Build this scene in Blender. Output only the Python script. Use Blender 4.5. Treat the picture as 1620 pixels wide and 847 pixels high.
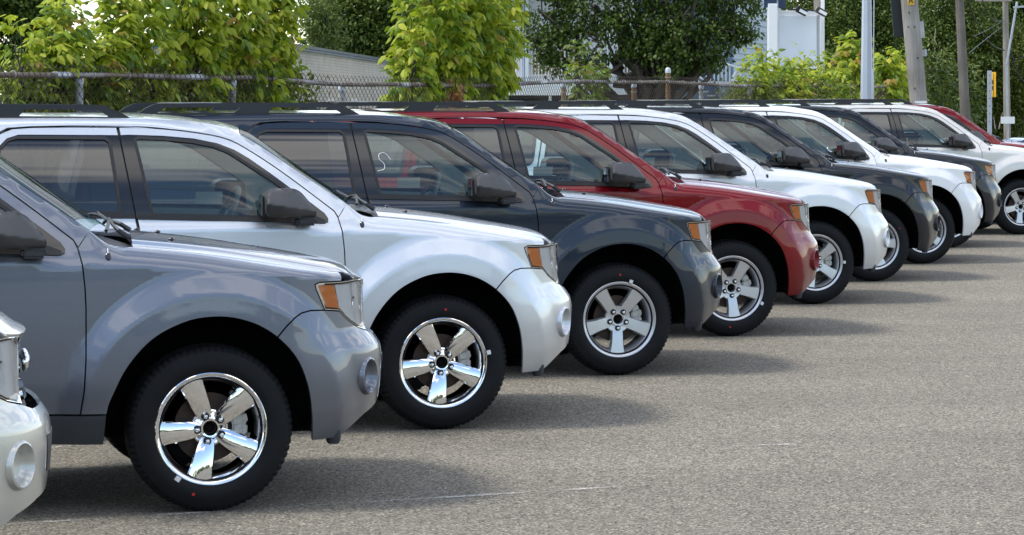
import bpy, bmesh, math, random
import numpy as np
from mathutils import Vector, Matrix
from mathutils.geometry import delaunay_2d_cdt
R = math.radians
random.seed(7)
rng = np.random.default_rng(7)
sc = bpy.context.scene
for o in list(bpy.data.objects):
    bpy.data.objects.remove(o)
col = sc.collection

# ------------------------------------------------------------------ camera
cam = bpy.data.cameras.new('camera')
cam.sensor_width = 36.0
cam.lens = 100.0
cam.shift_y = -271.5 / 1620
cam.clip_start = 0.5
cam.clip_end = 3000
camo = bpy.data.objects.new('camera', cam)
col.objects.link(camo)
camo.location = (0, 0, 1.82)
camo.rotation_euler = (R(90), 0, 0)
sc.camera = camo
sc.render.resolution_x, sc.render.resolution_y = 1024, 535
FPX, CH = 4500.0, 1.82                      # focal length in photo pixels, camera height

# ------------------------------------------------------------------ light
SUN_EL, SUN_AZ = 57.0, 190.0                # azimuth: where the sun stands, counted from +X towards +Y
sund = Vector((math.cos(R(SUN_EL)) * math.cos(R(SUN_AZ)), math.cos(R(SUN_EL)) * math.sin(R(SUN_AZ)), math.sin(R(SUN_EL))))
sl = bpy.data.lights.new('sun', 'SUN')
sl.energy = 2.2
sl.angle = R(12.0)
sl.color = (1.0, 0.955, 0.88)
so = bpy.data.objects.new('sun', sl)
col.objects.link(so)
so.rotation_euler = sund.to_track_quat('Z', 'Y').to_euler()

world = bpy.data.worlds.new('World')
sc.world = world
world.use_nodes = True
nt = world.node_tree
for n in list(nt.nodes):
    nt.nodes.remove(n)
def wn(t, **k):
    n = nt.nodes.new(t)
    for a, b in k.items():
        setattr(n, a, b)
    return n
L = nt.links.new
sky = wn('ShaderNodeTexSky', sky_type='NISHITA', sun_disc=False)
sky.sun_elevation = R(SUN_EL)
sky.sun_rotation = R(90 - SUN_AZ)
sky.air_density = 1.0
sky.dust_density = 0.3
sky.ozone_density = 1.6
tc = wn('ShaderNodeTexCoord')
sep = wn('ShaderNodeSeparateXYZ')
L(tc.outputs['Generated'], sep.inputs[0])
zc_ = wn('ShaderNodeMath', operation='MAXIMUM'); zc_.inputs[1].default_value = 0.0
L(sep.outputs[2], zc_.inputs[0])
za = wn('ShaderNodeMath', operation='ADD'); za.inputs[1].default_value = 0.10
L(zc_.outputs[0], za.inputs[0])
dx = wn('ShaderNodeMath', operation='DIVIDE'); L(sep.outputs[0], dx.inputs[0]); L(za.outputs[0], dx.inputs[1])
dy = wn('ShaderNodeMath', operation='DIVIDE'); L(sep.outputs[1], dy.inputs[0]); L(za.outputs[0], dy.inputs[1])
cmb = wn('ShaderNodeCombineXYZ'); L(dx.outputs[0], cmb.inputs[0]); L(dy.outputs[0], cmb.inputs[1])
no = wn('ShaderNodeTexNoise'); no.inputs['Scale'].default_value = 3.0
no.inputs['Detail'].default_value = 3.5; no.inputs['Roughness'].default_value = 0.5; no.inputs['Distortion'].default_value = 0.1
strm = wn('ShaderNodeMapping'); strm.inputs['Scale'].default_value = (0.4, 1.0, 1.0); strm.inputs['Rotation'].default_value = (0, 0, 0.25)
L(cmb.outputs[0], strm.inputs[0])
L(strm.outputs[0], no.inputs['Vector'])
cr = wn('ShaderNodeValToRGB')
cr.color_ramp.elements[0].position = 0.485; cr.color_ramp.elements[0].color = (0, 0, 0, 1)
cr.color_ramp.elements[1].position = 0.55; cr.color_ramp.elements[1].color = (1, 1, 1, 1)
L(no.outputs[0], cr.inputs[0])
no2 = wn('ShaderNodeTexNoise'); no2.inputs['Scale'].default_value = 3.1; no2.inputs['Detail'].default_value = 4
L(cmb.outputs[0], no2.inputs['Vector'])
ccol = wn('ShaderNodeMix', data_type='RGBA')
ccol.inputs[6].default_value = (5.0, 5.1, 5.4, 1); ccol.inputs[7].default_value = (11.5, 11.3, 11.0, 1)
L(no2.outputs[0], ccol.inputs[0])
# hazy brightening close to the horizon
hz = wn('ShaderNodeMapRange'); hz.inputs[1].default_value = 0.0; hz.inputs[2].default_value = 0.12
hz.inputs[3].default_value = 0.10; hz.inputs[4].default_value = 0.0
L(zc_.outputs[0], hz.inputs[0])
yb = wn('ShaderNodeMapRange'); yb.inputs[1].default_value = -0.2; yb.inputs[2].default_value = 0.7; yb.inputs[3].default_value = 0.0; yb.inputs[4].default_value = 0.34
L(sep.outputs[1], yb.inputs[0])
zy = wn('ShaderNodeMath', operation='ADD'); L(zc_.outputs[0], zy.inputs[0]); L(yb.outputs[0], zy.inputs[1])
nb_ = wn('ShaderNodeMapRange'); nb_.inputs[3].default_value = -0.09; nb_.inputs[4].default_value = 0.09; L(no2.outputs[0], nb_.inputs[0])
zz3 = wn('ShaderNodeMath', operation='ADD'); L(zy.outputs[0], zz3.inputs[0]); L(nb_.outputs[0], zz3.inputs[1])
em = wn('ShaderNodeMapRange', interpolation_type='SMOOTHSTEP'); em.inputs[1].default_value = 0.30; em.inputs[2].default_value = 0.42
L(zz3.outputs[0], em.inputs[0])
cmask = wn('ShaderNodeMath', operation='MULTIPLY'); L(cr.outputs[0], cmask.inputs[0]); L(em.outputs[0], cmask.inputs[1])
mx = wn('ShaderNodeMix', data_type='RGBA'); L(cmask.outputs[0], mx.inputs[0]); L(sky.outputs[0], mx.inputs[6]); L(ccol.outputs[2], mx.inputs[7])
mh = wn('ShaderNodeMix', data_type='RGBA'); mh.inputs[7].default_value = (9.5, 9.8, 10.2, 1)
L(hz.outputs[0], mh.inputs[0]); L(mx.outputs[2], mh.inputs[6])
bg = wn('ShaderNodeBackground'); bg.inputs[1].default_value = 0.15
L(mh.outputs[2], bg.inputs[0])
wo = wn('ShaderNodeOutputWorld'); L(bg.outputs[0], wo.inputs[0])

sc.view_settings.view_transform = 'Standard'
sc.view_settings.look = 'None'
sc.view_settings.exposure = 0.82
sc.view_settings.gamma = 1.0
sc.render.engine = 'CYCLES'
sc.cycles.max_bounces = 10
sc.cycles.transparent_max_bounces = 24
sc.cycles.caustics_reflective = False
sc.cycles.caustics_refractive = False

# ------------------------------------------------------------------ materials
MATS = {}
class NB:
    def __init__(s, name):
        s.m = bpy.data.materials.new(name); s.m.use_nodes = True
        s.t = s.m.node_tree
        for n in list(s.t.nodes): s.t.nodes.remove(n)
        s.o = s.t.nodes.new('ShaderNodeOutputMaterial')
        MATS[name] = s.m
    def n(s, t, ins=None, **k):
        nd = s.t.nodes.new(t)
        for a, b in k.items(): setattr(nd, a, b)
        for a, b in (ins or {}).items():
            if hasattr(b, 'is_output') or isinstance(b, bpy.types.NodeSocket): s.t.links.new(b, nd.inputs[a])
            else: nd.inputs[a].default_value = b
        return nd
    def l(s, a, b): s.t.links.new(a, b)
    def out(s, sock): s.l(sock, s.o.inputs[0]); return s.m
def rgba(c): return (c[0], c[1], c[2], 1)
def pbr(name, c, rough=0.5, metal=0.0, coat=0.0, spec=0.5, var=0.0, vs=8.0, bump=0.0, bs=60.0, c2=None, croug=0.03):
    b = NB(name)
    p = b.n('ShaderNodeBsdfPrincipled', {'Base Color': rgba(c), 'Roughness': rough, 'Metallic': metal, 'Coat Weight': coat, 'Coat Roughness': croug, 'Specular IOR Level': spec})
    t = b.n('ShaderNodeTexCoord')
    if var > 0 or c2:
        nz = b.n('ShaderNodeTexNoise', {'Vector': t.outputs['Object'], 'Scale': vs, 'Detail': 5.0, 'Roughness': 0.6})
        cc = c2 or tuple(x * (1 - var) for x in c)
        r = b.n('ShaderNodeValToRGB', {0: nz.outputs[0]})
        r.color_ramp.elements[0].position = 0.35; r.color_ramp.elements[1].position = 0.65
        r.color_ramp.elements[0].color = rgba(cc); r.color_ramp.elements[1].color = rgba(c)
        b.l(r.outputs[0], p.inputs['Base Color'])
    if bump > 0:
        nz = b.n('ShaderNodeTexNoise', {'Vector': t.outputs['Object'], 'Scale': bs, 'Detail': 4.0})
        bp = b.n('ShaderNodeBump', {'Height': nz.outputs[0], 'Strength': bump, 'Distance': 0.004})
        b.l(bp.outputs[0], p.inputs['Normal'])
    return b.out(p.outputs[0])
def paint(name, c, metal=0.6, rough=0.38):
    b = NB(name)
    t = b.n('ShaderNodeTexCoord')
    vz = b.n('ShaderNodeTexVoronoi', {'Vector': t.outputs['Object'], 'Scale': 900.0})
    mxn = b.n('ShaderNodeMix', {0: vz.outputs['Color'], 6: rgba([x * 0.85 for x in c]), 7: rgba([min(1, x * 1.15) for x in c])}, data_type='RGBA')
    dn = b.n('ShaderNodeTexNoise', {'Vector': t.outputs['Object'], 'Scale': 1.7, 'Detail': 3.0})
    cr_ = b.n('ShaderNodeMapRange', {0: dn.outputs[0], 3: 0.012, 4: 0.05})
    p = b.n('ShaderNodeBsdfPrincipled', {'Base Color': mxn.outputs[2], 'Roughness': rough, 'Metallic': metal, 'Coat Weight': 1.0, 'Coat Roughness': cr_.outputs[0], 'Coat IOR': 1.5 if sum(c) > .5 else 1.4, 'Specular IOR Level': 0.5 if sum(c) > .5 else 0.2})
    return b.out(p.outputs[0])
paint('paint_bluegrey', (0.150, 0.167, 0.205), 0.75, 0.36)
paint('paint_silver', (0.60, 0.63, 0.67), 0.7, 0.36)
paint('paint_darkgrey', (0.018, 0.027, 0.042), 0.5, 0.34)
paint('paint_red', (0.17, 0.0012, 0.005), 0.5, 0.34)
paint('paint_palesilver', (0.68, 0.70, 0.72), 0.5, 0.36)
paint('paint_black', (0.008, 0.011, 0.017), 0.4, 0.36)
paint('paint_white', (0.78, 0.79, 0.80), 0.0, 0.4)
paint('paint_beige', (0.56, 0.56, 0.52), 0.55, 0.36)
paint('paint_lightbeige', (0.66, 0.64, 0.60), 0.4, 0.36)
paint('paint_navy', (0.012, 0.03, 0.09), 0.5, 0.33)
pbr('black_plastic', (0.022, 0.023, 0.026), 0.42, bump=0.25, bs=500)
pbr('mirror_plastic', (0.050, 0.050, 0.053), 0.36, bump=0.2, bs=700)
pbr('sill_plastic', (0.03, 0.036, 0.045), 0.5, bump=0.2, bs=500)
pbr('gloss_black', (0.008, 0.008, 0.009), 0.12, coat=0.3)
pbr('seal_rubber', (0.010, 0.010, 0.011), 0.55)
pbr('under_black', (0.006, 0.006, 0.006), 0.9, spec=0.1)
pbr('liner', (0.50, 0.49, 0.46), 0.85, var=0.1, vs=30)
pbr('seat_cloth', (0.075, 0.072, 0.068), 0.9, bump=0.4, bs=300)
pbr('wheel_leather', (0.15, 0.15, 0.15), 0.6)
pbr('dash_plastic', (0.07, 0.072, 0.075), 0.6)
pbr('chrome', (0.86, 0.87, 0.88), 0.035, metal=1.0)
pbr('alloy', (0.60, 0.61, 0.63), 0.30, metal=0.75, coat=0.6)
pbr('steel', (0.45, 0.45, 0.45), 0.35, metal=1.0)
pbr('caliper', (0.50, 0.50, 0.49), 0.4, metal=0.8, var=0.3, vs=60)
pbr('rust_disc', (0.055, 0.03, 0.02), 0.55, metal=0.4, c2=(0.03, 0.02, 0.016), vs=40)
pbr('paper', (0.75, 0.76, 0.76), 0.8)
pbr('red_dot', (0.55, 0.02, 0.02), 0.6)
pbr('amber', (1.0, 0.27, 0.035), 0.35, coat=0.6)
pbr('reflector', (0.97, 0.97, 0.98), 0.2, metal=0.0, coat=1.0)
pbr('lamp_white', (0.8, 0.82, 0.85), 0.2, coat=1.0)
pbr('mirror_glass', (0.2, 0.22, 0.22), 0.03, metal=1.0)
pbr('badge_blue', (0.01, 0.03, 0.14), 0.15, coat=1.0)
pbr('tail_red', (0.35, 0.01, 0.01), 0.15, coat=1.0)
def glassmat(name, tint, k=1.9, rough=0.0):
    b = NB(name)
    fr = b.n('ShaderNodeFresnel', {0: 1.52})
    mu = b.n('ShaderNodeMath', {0: fr.outputs[0], 1: k}, operation='MULTIPLY', use_clamp=True)
    tr = b.n('ShaderNodeBsdfTransparent', {0: rgba(tint)})
    gl = b.n('ShaderNodeBsdfGlossy', {0: (1, 1, 1, 1), 'Roughness': rough})
    m = b.n('ShaderNodeMixShader', {0: mu.outputs[0], 1: tr.outputs[0], 2: gl.outputs[0]})
    return b.out(m.outputs[0])
glassmat('glass_clear', (0.74, 0.86, 0.84), 1.35)
glassmat('glass_windscreen', (0.46, 0.60, 0.58), 0.3)
glassmat('glass_privacy', (0.17, 0.19, 0.21), 1.9)
glassmat('glass_lens', (0.99, 0.99, 1.0), 1.0)
# tyre rubber with faint moulded rings
b = NB('tyre_rubber')
t = b.n('ShaderNodeTexCoord')
nz = b.n('ShaderNodeTexNoise', {'Vector': t.outputs['Object'], 'Scale': 14.0, 'Detail': 4.0})
r_ = b.n('ShaderNodeValToRGB', {0: nz.outputs[0]})
r_.color_ramp.elements[0].color = (0.005, 0.0055, 0.0065, 1); r_.color_ramp.elements[1].color = (0.011, 0.012, 0.014, 1)
p = b.n('ShaderNodeBsdfPrincipled', {'Base Color': r_.outputs[0], 'Roughness': 0.6, 'Specular IOR Level': 0.18})
b.out(p.outputs[0])

# ------------------------------------------------------------------ object helpers
def link(o, parent=None):
    col.objects.link(o)
    if parent is not None: o.parent = parent
    return o
def tag(o, label=None, cat=None, group=None, kind=None):
    if label: o['label'] = label
    if cat: o['category'] = cat
    if group: o['group'] = group
    if kind: o['kind'] = kind
    return o
def empty(name, loc=(0, 0, 0), rz=0.0):
    o = bpy.data.objects.new(name, None)
    o.empty_display_size = 0.2
    o.location = loc; o.rotation_euler = (0, 0, rz)
    return link(o)
def mesh_obj(name, V, Fc, mat, parent=None, smooth=True, autos=None, mats=None, fm=None):
    me = bpy.data.meshes.new(name)
    me.from_pydata([tuple(map(float, v)) for v in V], [], [tuple(map(int, f)) for f in Fc])
    me.validate(verbose=False)
    for m in (mats or [mat]): me.materials.append(MATS[m])
    if fm is not None: me.polygons.foreach_set('material_index', np.array(fm, dtype=np.int32))
    if smooth: me.polygons.foreach_set('use_smooth', np.ones(len(me.polygons), dtype=bool))
    if autos is not None:
        me.update()
        try: me.set_sharp_from_angle(angle=R(autos))
        except Exception: pass
    me.update()
    return link(bpy.data.objects.new(name, me), parent)
def bm_obj(name, bm, mat, parent=None, smooth=True, autos=35):
    bmesh.ops.recalc_face_normals(bm, faces=bm.faces)
    me = bpy.data.meshes.new(name)
    bm.to_mesh(me); bm.free()
    me.materials.append(MATS[mat])
    if smooth:
        me.polygons.foreach_set('use_smooth', np.ones(len(me.polygons), dtype=bool))
        me.set_sharp_from_angle(angle=R(autos))
    return link(bpy.data.objects.new(name, me), parent)
def bxm(bm, x0, x1, y0, y1, z0, z1, bev=0.0, mat=None):
    g = bmesh.ops.create_cube(bm, size=1)
    M = Matrix.Translation(((x0 + x1) / 2, (y0 + y1) / 2, (z0 + z1) / 2)) @ Matrix.Diagonal((abs(x1 - x0), abs(y1 - y0), abs(z1 - z0), 1))
    if mat is not None: M = mat @ M
    bmesh.ops.transform(bm, matrix=M, verts=g['verts'])
    if bev > 0:
        es = {e for v in g['verts'] for e in v.link_edges}
        bmesh.ops.bevel(bm, geom=list(es), offset=bev, segments=2, affect='EDGES', clamp_overlap=True)
    return g
def box(name, x0, x1, y0, y1, z0, z1, mat, parent=None, bev=0.0, M=None):
    bm = bmesh.new(); bxm(bm, x0, x1, y0, y1, z0, z1, bev, M)
    return bm_obj(name, bm, mat, parent)
def tube_geo(pts, rad, n=8, caps=True):
    """swept tube through pts; rad scalar or list"""
    P = np.array(pts, float); k = len(P)
    rad = np.full(k, rad) if np.isscalar(rad) else np.array(rad, float)
    T = np.gradient(P, axis=0); T /= np.linalg.norm(T, axis=1)[:, None] + 1e-12
    ref = np.array([0, 0, 1.0]) if abs(T[0][2]) < 0.9 else np.array([1.0, 0, 0])
    V = []; F_ = []
    for i in range(k):
        a = np.cross(T[i], ref); a /= np.linalg.norm(a) + 1e-12
        c = np.cross(T[i], a)
        ref = np.cross(a, T[i])
        for j in range(n):
            th = 2 * math.pi * j / n
            V.append(P[i] + rad[i] * (math.cos(th) * a + math.sin(th) * c))
    for i in range(k - 1):
        for j in range(n):
            j2 = (j + 1) % n
            F_.append((i * n + j, i * n + j2, (i + 1) * n + j2, (i + 1) * n + j))
    if caps:
        F_.append(tuple(range(n))[::-1]); F_.append(tuple((k - 1) * n + j for j in range(n)))
    return V, F_
def tube(name, pts, rad, mat, parent=None, n=8):
    V, F_ = tube_geo(pts, rad, n)
    return mesh_obj(name, V, F_, mat, parent, autos=50)
def merge(geos):
    V = []; F_ = []
    for v, f in geos:
        o = len(V); V += list(v); F_ += [tuple(i + o for i in q) for q in f]
    return V, F_
def lathe(name, prof, mat, parent=None, n=64, axis='-y', autos=30):
    """prof: (r, a) pairs; a measured outwards along -y"""
    V = []; F_ = []
    for r, a in prof:
        for j in range(n):
            th = 2 * math.pi * j / n
            V.append((r * math.cos(th), -a, r * math.sin(th)))
    for i in range(len(prof) - 1):
        for j in range(n):
            j2 = (j + 1) % n
            F_.append((i * n + j, (i + 1) * n + j, (i + 1) * n + j2, i * n + j2))
    return mesh_obj(name, V, F_, mat, parent, autos=autos)
def copy_tree(o, parent=None):
    c = o.copy(); col.objects.link(c)
    if parent is not None: c.parent = parent
    for ch in list(o.children): copy_tree(ch, c)
    return c
# ------------------------------------------------------------------ the car body as one analytic surface
def ss(a, b_, x):
    t_ = np.clip((np.asarray(x, float) - a) / (b_ - a), 0, 1)
    return t_ * t_ * (3 - 2 * t_)
def itp(x, xs, ys):
    """smooth monotone-ish cubic interpolation"""
    xs = np.array(xs, float); ys = np.array(ys, float); x = np.asarray(x, float)
    d = np.diff(ys) / np.diff(xs)
    m = np.empty_like(ys); m[0] = d[0]; m[-1] = d[-1]
    for i in range(1, len(ys) - 1):
        m[i] = 0 if d[i - 1] * d[i] <= 0 else 2 * d[i - 1] * d[i] / (d[i - 1] + d[i])
    xc_ = np.clip(x, xs[0], xs[-1])
    i = np.clip(np.searchsorted(xs, xc_, side='right') - 1, 0, len(xs) - 2)
    h = xs[i + 1] - xs[i]; t_ = (xc_ - xs[i]) / h
    return ((2 * t_**3 - 3 * t_**2 + 1) * ys[i] + (t_**3 - 2 * t_**2 + t_) * h * m[i]
            + (-2 * t_**3 + 3 * t_**2) * ys[i + 1] + (t_**3 - t_**2) * h * m[i + 1])
WZ = ([.26, .30, .36, .44, .60, .80, 1.0, 1.12, 1.2], [.775, .800, .825, .848, .864, .8675, .865, .861, .858])
WU = ([1.0, 1.15, 1.25, 1.35, 1.45, 1.55, 1.66, 1.72], [.865, .838, .815, .786, .752, .713, .662, .631])
def Wd(z): return itp(z, *WZ)
def ZCR(x): return itp(x, [-3.6, -2.5, -1.5, -.6, -.07, .27, .47, .70, 1.0, 1.4], [1.12, 1.115, 1.105, 1.088, 1.058, 1.032, 1.004, .980, .972, .965])
def hoodT(x, w):
    q = (w / .6) ** 2
    return itp(x + .085 * q, [-.8, -.6, -.35, -.1, .1, .3, .5, .65, .70, .73, .755, .80, .86], [1.23, 1.215, 1.20, 1.178, 1.155, 1.124, 1.09, 1.062, 1.047, 1.030, 1.008, .985, .96]) - .012 * q - .012 * ss(.54, .66, w)
XC = .22; SU = .98          # where the nose starts to curve in, reference arc length to the centre line
FZ = ([.26, .30, .34, .42, .46, .52, .62, .68, .715, .75, .78, .90, .99, 1.05], [.83, .84, .85, .868, .875, .882, .888, .880, .858, .830, .812, .803, .80, .80])
def corner(s, a, bb, n):
    """superellipse quarter, s = fraction of arc length from the side (x=XC) to the centre line"""
    th = np.linspace(0, math.pi / 2, 161)
    cx = np.sin(th) ** (2 / n); cw = np.cos(th) ** (2 / n)
    X = XC + a[..., None] * cx; Wv = bb[..., None] * cw
    dl = np.hypot(np.diff(X), np.diff(Wv)); ar = np.concatenate([np.zeros(a.shape + (1,)), np.cumsum(dl, -1)], -1)
    ar /= ar[..., -1:]
    out_x = np.empty(a.shape); out_w = np.empty(a.shape)
    fa = ar.reshape(-1, 161); fx = X.reshape(-1, 161); fw = Wv.reshape(-1, 161); fs = s.reshape(-1)
    ox = out_x.reshape(-1); ow = out_w.reshape(-1)
    for i in range(len(fs)):
        ox[i] = np.interp(fs[i], fa[i], fx[i]); ow[i] = np.interp(fs[i], fa[i], fw[i])
    return out_x, out_w
ZE = ([-3.6, -3.4, -3.0, -2.3, -1.7, -1.4, -1.25, -1.15, -1.09, -1.0, -.8, -.518, -.25, 0], [1.60, 1.665, 1.688, 1.698, 1.696, 1.684, 1.664, 1.638, 1.608, 1.553, 1.417, 1.226, 1.045, .88])
def ze(x): return itp(x, *ZE)
def zr(x): return .045 - .013 * ss(-1.3, -1.0, x)
def zg(x): return ze(x) - zr(x)
def crown(x): return .03 + .06 * ss(-1.25, -.95, x)
def wtop(x, z):
    zc_ = ZCR(x); a = Wd(zc_); k_ = np.clip((z - zc_) / (1.15 - zc_), 0, 1)
    w = np.where(z < 1.15, a + (.838 - a) * k_, itp(np.maximum(z, 1.15), *WU))
    return w - .035 * ss(-1.3, -.5, x) * ss(1.10, 1.35, z)
def flare(x, z, w):
    d = 0
    for xw in (0.01, -2.609):
        rr = np.where(z > .38, np.hypot(x - xw, z - .38), np.abs(x - xw))
        t_ = np.clip((.70 - rr) / .122, 0, 1.3)
        t_ = np.where(t_ < .93, t_, .93 + .07 * (1 - np.exp(-(t_ - .93) / .07)))
        t_ = np.where(t_ < .4, t_ ** 2 / .64, (t_ - .2) / .8)
        d = d + .042 * t_ + .004 * (1 - ss(.47, .575, rr)) * (rr < .7)
    return d
def surf(u, v):
    """u: along the car (= x up to XC, then arc length round the nose); v: height, beyond zg(x) over the roof edge"""
    u = np.asarray(u, float); v = np.asarray(v, float)
    u, v = np.broadcast_arrays(u, v); u = u.copy(); v = v.copy()
    s = np.clip((u - XC) / SU, 0, 1)
    xs_ = np.minimum(u, XC)
    zcr = ZCR(u)
    # lower side and nose
    vl = np.minimum(v, zcr)
    W0 = Wd(vl)
    cx, cw = corner(s, itp(vl, *FZ) - XC, W0, 2.5)
    x = np.where(u > XC, cx, xs_); w = np.where(u > XC, cw, W0); z = vl.copy()
    zc2 = zcr
    wf = ss(.0, .25, 1 - s)           # flare fades round the nose
    # fender top (front) above the crease
    pu = np.clip((v - zcr) / .12, 0, 1)
    tx, tw = corner(s, np.full(u.shape, .80 - XC), np.full(u.shape, .735), 2.5)
    tx = np.where(u > XC, tx, xs_); tw = np.where(u > XC, tw, .735)
    zt = hoodT(tx, tw)
    c = 1 - (.34 * pu + .66 * pu ** 2); sn = 1 - (1 - pu) ** 1.9
    fx = tx + (x - tx) * c; fw = tw + (w - tw) * c; fz = zc2 + (zt - zc2) * sn
    # door / greenhouse above the crease
    zgx = zg(xs_); vz = np.minimum(v, zgx)
    gw = wtop(xs_, vz); gz = vz
    we = wtop(xs_, zgx); r = zr(xs_)
    ze_ = zgx + r
    tau = np.clip((v - zgx) / .05, 0, 1)
    wi = we - r * 1.0
    zi = ze_ + crown(xs_) * (1 - (wi / we) ** 2)
    cwp = we - .012; czp = ze_ + .004
    bw = (1 - tau) ** 2 * we + 2 * tau * (1 - tau) * cwp + tau ** 2 * wi
    bz = (1 - tau) ** 2 * zgx + 2 * tau * (1 - tau) * czp + tau ** 2 * zi
    gw = np.where(v > zgx, bw, gw); gz = np.where(v > zgx, bz, gz)
    q = np.clip(v - zgx - .05, 0, 1)
    tw2 = wi * (1 - q); tz2 = ze_ + crown(xs_) * (1 - (tw2 / we) ** 2)
    gw = np.where(q > 0, tw2, gw); gz = np.where(q > 0, tz2, gz)
    m = ss(-.54, -.34, u)
    m = np.where(v > zcr + .19, 0, m)
    ax = np.where(v > zcr, fx * m + xs_ * (1 - m), x)
    aw = np.where(v > zcr, fw * m + gw * (1 - m), w)
    az = np.where(v > zcr, fz * m + gz * (1 - m), z)
    aw = aw + flare(ax, az, aw) * wf * (aw > .3)
    # tail: pull in behind the rear axle
    k = np.clip((-u - 3.05) / .5, 0, 1)
    aw = aw * (1 - .16 * k ** 2.2)
    return np.stack([ax, aw, az], -1)
def normal(fn, u, v, e=2e-3):
    a = fn(u + e, v) - fn(u - e, v); b_ = fn(u, v + e) - fn(u, v - e)
    n = np.cross(a, b_); n /= np.linalg.norm(n, axis=-1, keepdims=True) + 1e-12
    return n                           # orientation fixed by caller

def resample(poly, step, closed=True):
    P = [np.array(p, float) for p in poly]; out = []
    m = len(P) if closed else len(P) - 1
    for i in range(m):
        a = P[i]; b_ = P[(i + 1) % len(P)]
        k = max(1, int(math.ceil(np.linalg.norm(b_ - a) / step)))
        for j in range(k): out.append(a + (b_ - a) * j / k)
    if not closed: out.append(P[-1])
    return np.array(out)
def rnd(poly, rad, seg=5):
    """round the corners of a polygon; rad scalar or list per vertex"""
    n = len(poly); out = []
    rad = [rad] * n if np.isscalar(rad) else rad
    for i in range(n):
        p = np.array(poly[i], float); a = np.array(poly[i - 1], float); b_ = np.array(poly[(i + 1) % n], float)
        r = rad[i]
        if r <= 0: out.append(tuple(p)); continue
        da = a - p; db = b_ - p; la = np.linalg.norm(da); lb = np.linalg.norm(db)
        r = min(r, la * .48, lb * .48)
        s = p + da / la * r; e = p + db / lb * r
        for j in range(seg + 1):
            t_ = j / seg
            out.append(tuple((1 - t_) ** 2 * s + 2 * t_ * (1 - t_) * p + t_ * t_ * e))
    return out
def spl(pts, n=6):
    """open Catmull-Rom through points"""
    P = [np.array(p, float) for p in pts]
    P = [2 * P[0] - P[1]] + P + [2 * P[-1] - P[-2]]
    out = []
    for i in range(1, len(P) - 2):
        for j in range(n):
            t_ = j / n
            a, b_, c, d = P[i - 1], P[i], P[i + 1], P[i + 2]
            out.append(tuple(.5 * ((2 * b_) + (c - a) * t_ + (2 * a - 5 * b_ + 4 * c - d) * t_ * t_ + (3 * b_ - a - 3 * c + d) * t_ ** 3)))
    out.append(tuple(P[-2]))
    return out
def inside(P, poly):
    x, y = P[:, 0], P[:, 1]; r = np.zeros(len(P), bool); n = len(poly)
    for i in range(n):
        x1, y1 = poly[i]; x2, y2 = poly[(i + 1) % n]
        if y1 == y2: continue
        c = ((y1 > y) != (y2 > y)) & (x < (x2 - x1) * (y - y1) / (y2 - y1) + x1)
        r ^= c
    return r
def inset(poly, d):
    """shrink (d>0) a polygon a little"""
    P = np.array(poly, float); n = len(P)
    area = 0.5 * np.sum(P[:, 0] * np.roll(P[:, 1], -1) - np.roll(P[:, 0], -1) * P[:, 1])
    s = 1 if area > 0 else -1
    out = []
    for i in range(n):
        e1 = P[i] - P[i - 1]; e2 = P[(i + 1) % n] - P[i]
        n1 = np.array([-e1[1], e1[0]]) * s; n2 = np.array([-e2[1], e2[0]]) * s
        n1 /= np.linalg.norm(n1) + 1e-9; n2 /= np.linalg.norm(n2) + 1e-9
        b_ = n1 + n2; l = np.linalg.norm(b_)
        if l < .3: b_ = n1; l = 1.0; k = d
        else: b_ /= l; k = d / max(.45, float(np.dot(b_, n1)))
        out.append(tuple(P[i] + b_ * k))
    return out
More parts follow.
